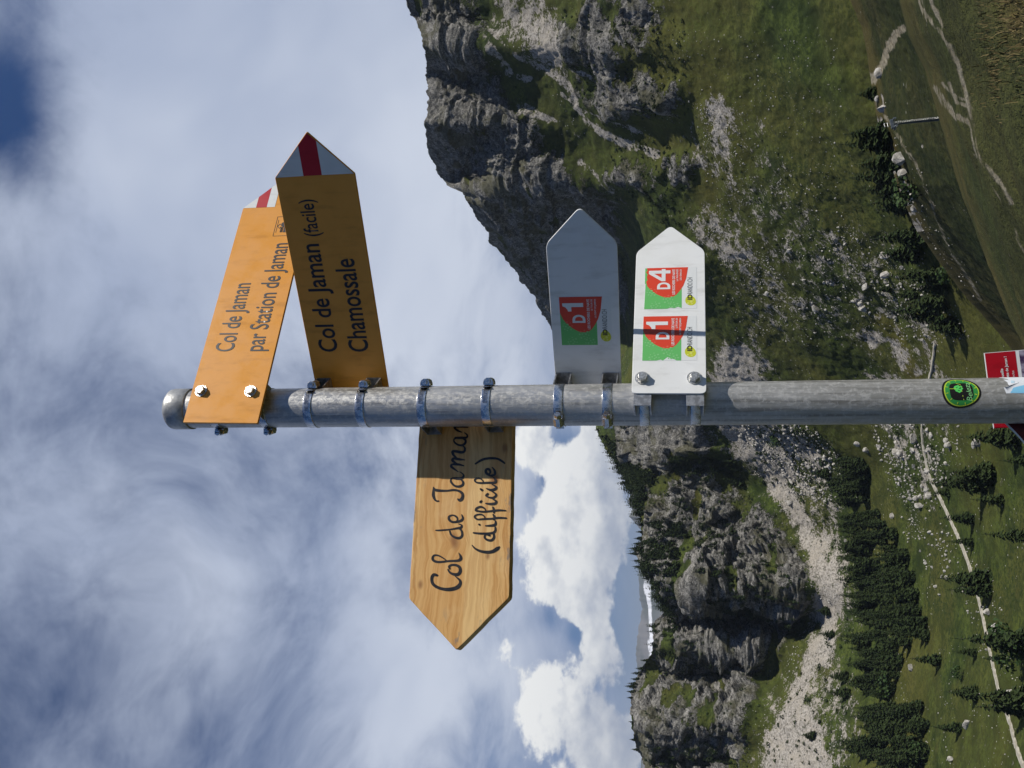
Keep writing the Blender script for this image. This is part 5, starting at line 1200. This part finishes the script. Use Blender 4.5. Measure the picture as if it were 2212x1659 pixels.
# the stones past counting
def many_rocks(name, spec, label, seed):
    tm_ = [rock_mesh(100 + k, 1) for k in range(5)]; V0 = [np.array([v.co for v in m.vertices]) for m in tm_]; F0 = [np.array([tuple(p.vertices) for p in m.polygons]) for m in tm_]
    r_ = np.random.default_rng(seed); VV, FF, bi = [], [], 0
    for sh, poly_, n, a, b_ in spec:
        bx = [min(q[0] for q in poly_), max(q[0] for q in poly_), min(q[1] for q in poly_), max(q[1] for q in poly_)]
        xs, ys = r_.uniform(bx[0], bx[1], n * 4), r_.uniform(bx[2], bx[3], n * 4); ok = in_poly(xs, ys, poly_); xs, ys = xs[ok][:n], ys[ok][:n]
        # stones lie in drifts
        keep = fbm(np.stack([xs, ys, xs * 0], -1), 38, 3, seed) + r_.uniform(-.35, .35, len(xs)) > -.08; xs, ys = xs[keep], ys[keep]
        for x, y in zip(xs, ys):
            p = np.array(sh.at(x, y)); s = (a + (b_ - a) * r_.random() ** 3) / FD * np.linalg.norm(p); k = r_.integers(5); q = r_.uniform(0, 6.28)
            R2 = np.array([[math.cos(q), -math.sin(q), 0], [math.sin(q), math.cos(q), 0], [0, 0, 1]])
            VV.append((V0[k] * s * r_.uniform(.7, 1.25, 3)) @ R2.T + p + np.array([0, 0, s * .15])); FF.append(F0[k] + bi); bi += len(V0[k])
    me = bpy.data.meshes.new(name); V = np.concatenate(VV); F = np.concatenate(FF)
    me.vertices.add(len(V)); me.vertices.foreach_set('co', V.astype(np.float32).ravel()); me.loops.add(F.size); me.loops.foreach_set('vertex_index', F.astype(np.int32).ravel())
    me.polygons.add(len(F)); me.polygons.foreach_set('loop_start', np.arange(0, F.size, 3, dtype=np.int32)); me.polygons.foreach_set('loop_total', np.full(len(F), 3, np.int32))
    me.materials.append(bould); me.update(calc_edges=True)
    for m in tm_: bpy.data.meshes.remove(m)
    return tag(mesh_obj(name, me), label, 'stones', kind='stuff')
S_ALL = [(C_, [(1590, 880), (1700, 880), (1790, 950), (1830, 1010), (1800, 1100), (1700, 1060), (1640, 1000)], 1500, 2.2, 9), (C_, [(1545, 745), (1640, 745), (1650, 900), (1700, 1040), (1800, 1170), (1830, 1300), (1760, 1330), (1720, 1150), (1600, 980)], 1300, 1.8, 5),
         (C_, [(1880, 915), (2080, 915), (2060, 1040), (2040, 1180), (1990, 1250), (1930, 1090), (1900, 980)], 1100, 2, 8), (C_, [(1800, 480), (2000, 560), (2100, 740), (1900, 745), (1800, 640)], 900, 2, 7), (C_, [(1500, 250), (1800, 360), (1850, 560), (1800, 740), (1580, 740), (1540, 500)], 1500, 1.6, 5.5),
         (C_, [(1350, 60), (1800, 60), (1850, 340), (1550, 260), (1400, 200)], 380, 1.6, 5), (C_, [(1480, 205), (1560, 245), (1690, 365), (1700, 410), (1580, 340)], 420, 2, 6), (C_, [(1500, 460), (1655, 535), (1690, 600), (1665, 660), (1545, 545)], 420, 2, 5.5),
         (C_, [(2000, 1120), (2130, 1200), (2200, 1420), (2190, 1560), (2080, 1300), (2010, 1200)], 330, 2, 7), (C_, [(1990, 1400), (2200, 1380), (2200, 1659), (2000, 1659)], 160, 1.6, 5), (C_, [(1700, 1400), (1800, 1380), (1830, 1560), (1850, 1659), (1640, 1659), (1690, 1520)], 900, 1.6, 5),
         (K_, [(1900, 150), (1990, 470), (2060, 600), (2010, 560), (1960, 440), (1930, 340)], 160, 2, 9), (K_, [(1960, 300), (2040, 480), (2120, 640), (2080, 640), (1990, 480)], 60, 2, 7)]
many_rocks('loose_stones', S_ALL, 'pale loose stones strewn over scree and pasture', 5)

def shrubs():
    r_ = np.random.default_rng(21); V, F, bi = [], [], 0
    spec = [([(1560, 900), (1720, 1080), (1830, 1300), (1800, 1360), (1700, 1500), (1640, 1659), (1850, 1659), (1850, 1400), (1830, 1150), (1800, 1000), (1650, 900)], 330, 3, 9), ([(1400, 1030), (1560, 1000), (1760, 1230), (1740, 1330), (1420, 1320)], 420, 3, 10), ([(1390, 1350), (1700, 1400), (1620, 1659), (1400, 1659)], 300, 3, 8),
            ([(1220, 20), (1480, 40), (1490, 250), (1380, 270), (1240, 190)], 300, 3, 9), ([(1300, 280), (1500, 330), (1480, 460), (1340, 420)], 150, 3, 9), ([(1620, 900), (1800, 930), (1830, 1040), (1700, 1060)], 130, 4, 11), ([(1500, 250), (1900, 330), (1900, 740), (1600, 740)], 150, 3, 8), ([(1900, 915), (2060, 915), (2040, 1200), (1960, 1100)], 60, 3, 9), ([(930, 30), (1050, 40), (1200, 330), (1000, 380)], 160, 2, 6)]
    for poly_, n, a, b_ in spec:
        bx = [min(q[0] for q in poly_), max(q[0] for q in poly_), min(q[1] for q in poly_), max(q[1] for q in poly_)]
        xs, ys = r_.uniform(bx[0], bx[1], n * 5), r_.uniform(bx[2], bx[3], n * 5); ok = in_poly(xs, ys, poly_)
        for x, y in list(zip(xs[ok], ys[ok]))[:n]:
            p = np.array(CIRQ.at(x, y)); s = (a + (b_ - a) * r_.random() ** 2) / FD * np.linalg.norm(p) * .55; k = 26
            d = r_.normal(size=(k, 3)); d /= np.linalg.norm(d, axis=1, keepdims=True); c = p + d * s * r_.uniform(.5, 1.0, (k, 1)) * np.array([1.1, 1.1, .8]) + np.array([0, 0, s * .35])
            u = np.cross(d, r_.normal(size=(k, 3))); u /= np.linalg.norm(u, axis=1, keepdims=True); w_ = np.cross(d, u); e = s * r_.uniform(.22, .42, (k, 1))
            V.append(np.stack([c + u * e, c + w_ * e, c - u * e, c - w_ * e], 1).reshape(-1, 3)); F.append((np.arange(k * 4) + bi).reshape(-1, 4)); bi += k * 4
    me = bpy.data.meshes.new('shrubs'); me.from_pydata(np.concatenate(V).tolist(), [], np.concatenate(F).tolist()); me.materials.append(needle)
    tag(mesh_obj('mountain_shrubs', me), 'dark low shrubs dotted over the scree and rock walls', 'shrubs', kind='stuff')
shrubs()

# ------------------------------------------------------------------ lift pylon
p = KNOLL.at(2040, 256); hp = px_h(p, 104)
o = empty('lift_pylon', Matrix.Translation(p) @ Matrix.Rotation(rad(24), 4, 'Z') @ Matrix.Rotation(rad(-4), 4, 'Y'), 'grey-blue steel ski lift pylon standing behind the brown crest', 'pylon')
pyl = noisy(mat('pylon_paint', (.07, .09, .11), .5, .3), (.05, .065, .085), (.11, .13, .15), .8); conc = noisy(mat('pale_concrete', (.42, .41, .38), .9), (.3, .29, .27), (.5, .49, .46), 1.2)
mb = MB(); mb.tube((0, 0, -.2), (0, 0, hp * .30), hp * .032, hp * .027, n=14); mb.tube((0, 0, hp * .30), (0, 0, hp * .86), hp * .024, hp * .016, n=14); mb.build('mast', pyl, o)
mb = MB(); mb.box(-hp * .075, hp * .075, -hp * .075, hp * .075, -1.5, hp * .018); mb.build('foundation', conc, o)
mb = MB(); mb.box(-hp * .085, hp * .105, -hp * .02, hp * .02, hp * .83, hp * .875); mb.box(-hp * .09, -hp * .06, -hp * .06, hp * .06, hp * .78, hp * .83); mb.box(hp * .075, hp * .105, -hp * .06, hp * .06, hp * .78, hp * .83); mb.build('crossarm', pyl, o)
for sx_ in (-1, 1):
    for k in (-1, 0, 1):
        mb = MB(); mb.tube((sx_ * hp * .088 - .12, k * hp * .04, hp * .80), (sx_ * hp * .088 + .12, k * hp * .04, hp * .80), hp * .018, n=14); mb.build('roller', steel, o)
mb = MB()
for q in (-1, 1): mb.tube((q * hp * .03, 0, hp * .86), (q * hp * .045, 0, hp * .99), hp * .006, n=6)
mb.tube((-hp * .05, 0, hp * .93), (hp * .05, 0, hp * .93), hp * .006, n=6); mb.tube((-hp * .05, 0, hp * .985), (hp * .05, 0, hp * .985), hp * .006, n=6); mb.build('maintenance_frame', steel, o)
mb = MB()
for k in range(26): mb.tube((-hp * .02, -hp * .045, hp * (.06 + k * .03)), (hp * .02, -hp * .045, hp * (.06 + k * .03)), hp * .004, n=5)
for q in (-1, 1): mb.tube((q * hp * .02, -hp * .045, hp * .03), (q * hp * .02, -hp * .045, hp * .84), hp * .004, n=5)
mb.build('ladder', steel, o)

# ------------------------------------------------------------------ grass of the near hillside
def tufts():
    P, Xp, Yp = NEARP; r_ = np.random.default_rng(8); R_, C2 = P.shape[:2]
    vis = np.argwhere((Xp > 2110) & (Xp < 2300) & (Yp > -60) & (Yp < 900) & (np.hypot(P[..., 0], P[..., 1]) > 8) & (np.hypot(P[..., 0], P[..., 1]) < 26)); vis = vis[(np.hypot(Xp - 2215, Yp - 60)[vis[:, 0], vis[:, 1]] < 190 * r_.random(len(vis)) ** .5)]; pick = vis[r_.integers(0, len(vis), 1600)]
    V, F, bi = [], [], 0
    base = P[pick[:, 0], pick[:, 1]] + np.stack([r_.uniform(-.25, .25, len(pick)), r_.uniform(-.25, .25, len(pick)), np.zeros(len(pick))], -1); dist = np.linalg.norm(base, axis=1)
    a = r_.uniform(0, 6.28, len(pick)); h = .03 + .12 * r_.random(len(pick)) ** 3; wdt = .004 + .007 * r_.random(len(pick)); ln = r_.uniform(-.6, .6, (len(pick), 2)) * h[:, None]
    s = np.stack([np.cos(a), np.sin(a), a * 0], -1) * wdt[:, None]; top = base + np.concatenate([ln, h[:, None]], 1); mid = base + np.concatenate([ln * .3, h[:, None] * .6], 1)
    V = np.stack([base - s, base + s, mid + s * .7, top, mid - s * .7], 1).reshape(-1, 3); n = len(pick); i = np.arange(n) * 5
    F = np.concatenate([np.stack([i, i + 1, i + 2], -1), np.stack([i, i + 2, i + 4], -1), np.stack([i + 4, i + 2, i + 3], -1)])
    me = bpy.data.meshes.new('grass'); me.from_pydata(V.tolist(), [], F.tolist())
    gm = mat('dry_grass', (.06, .055, .018), .9, 0, .2); t, b = bsdf(gm); ps = t.n('ShaderNodeNewGeometry').outputs['Position']
    c = t.mix(t.smooth(t.noise(ps, .35, 4, .6), .38, .64), (.10, .095, .035), (.20, .15, .07)); c = t.mix(t.smooth(t.noise(ps, 7, 2, .6), .6, .72), c, (.30, .25, .13)); link(gm, c, b.inputs['Base Color'])
    me.materials.append(gm); tag(mesh_obj('meadow_grass', me), 'short dry grass on the brown hillside in the lower right corner', 'grass', kind='stuff')
tufts()

# ------------------------------------------------------------------ air between here and the far ranges
mb = MB(); mb.box(-19000, 19000, -3000, 24000, -640, 1500)
hz_ = bpy.data.materials.new('thin_haze'); hz_.use_nodes = True; nt = hz_.node_tree; nt.nodes.clear()
vo = nt.nodes.new('ShaderNodeVolumePrincipled'); vo.inputs['Color'].default_value = (.72, .83, 1.0, 1); vo.inputs['Density'].default_value = 4.0e-5; vo.inputs['Anisotropy'].default_value = .2
om = nt.nodes.new('ShaderNodeOutputMaterial'); nt.links.new(vo.outputs[0], om.inputs['Volume'])
o = mb.build('haze', hz_); o['kind'] = 'stuff'
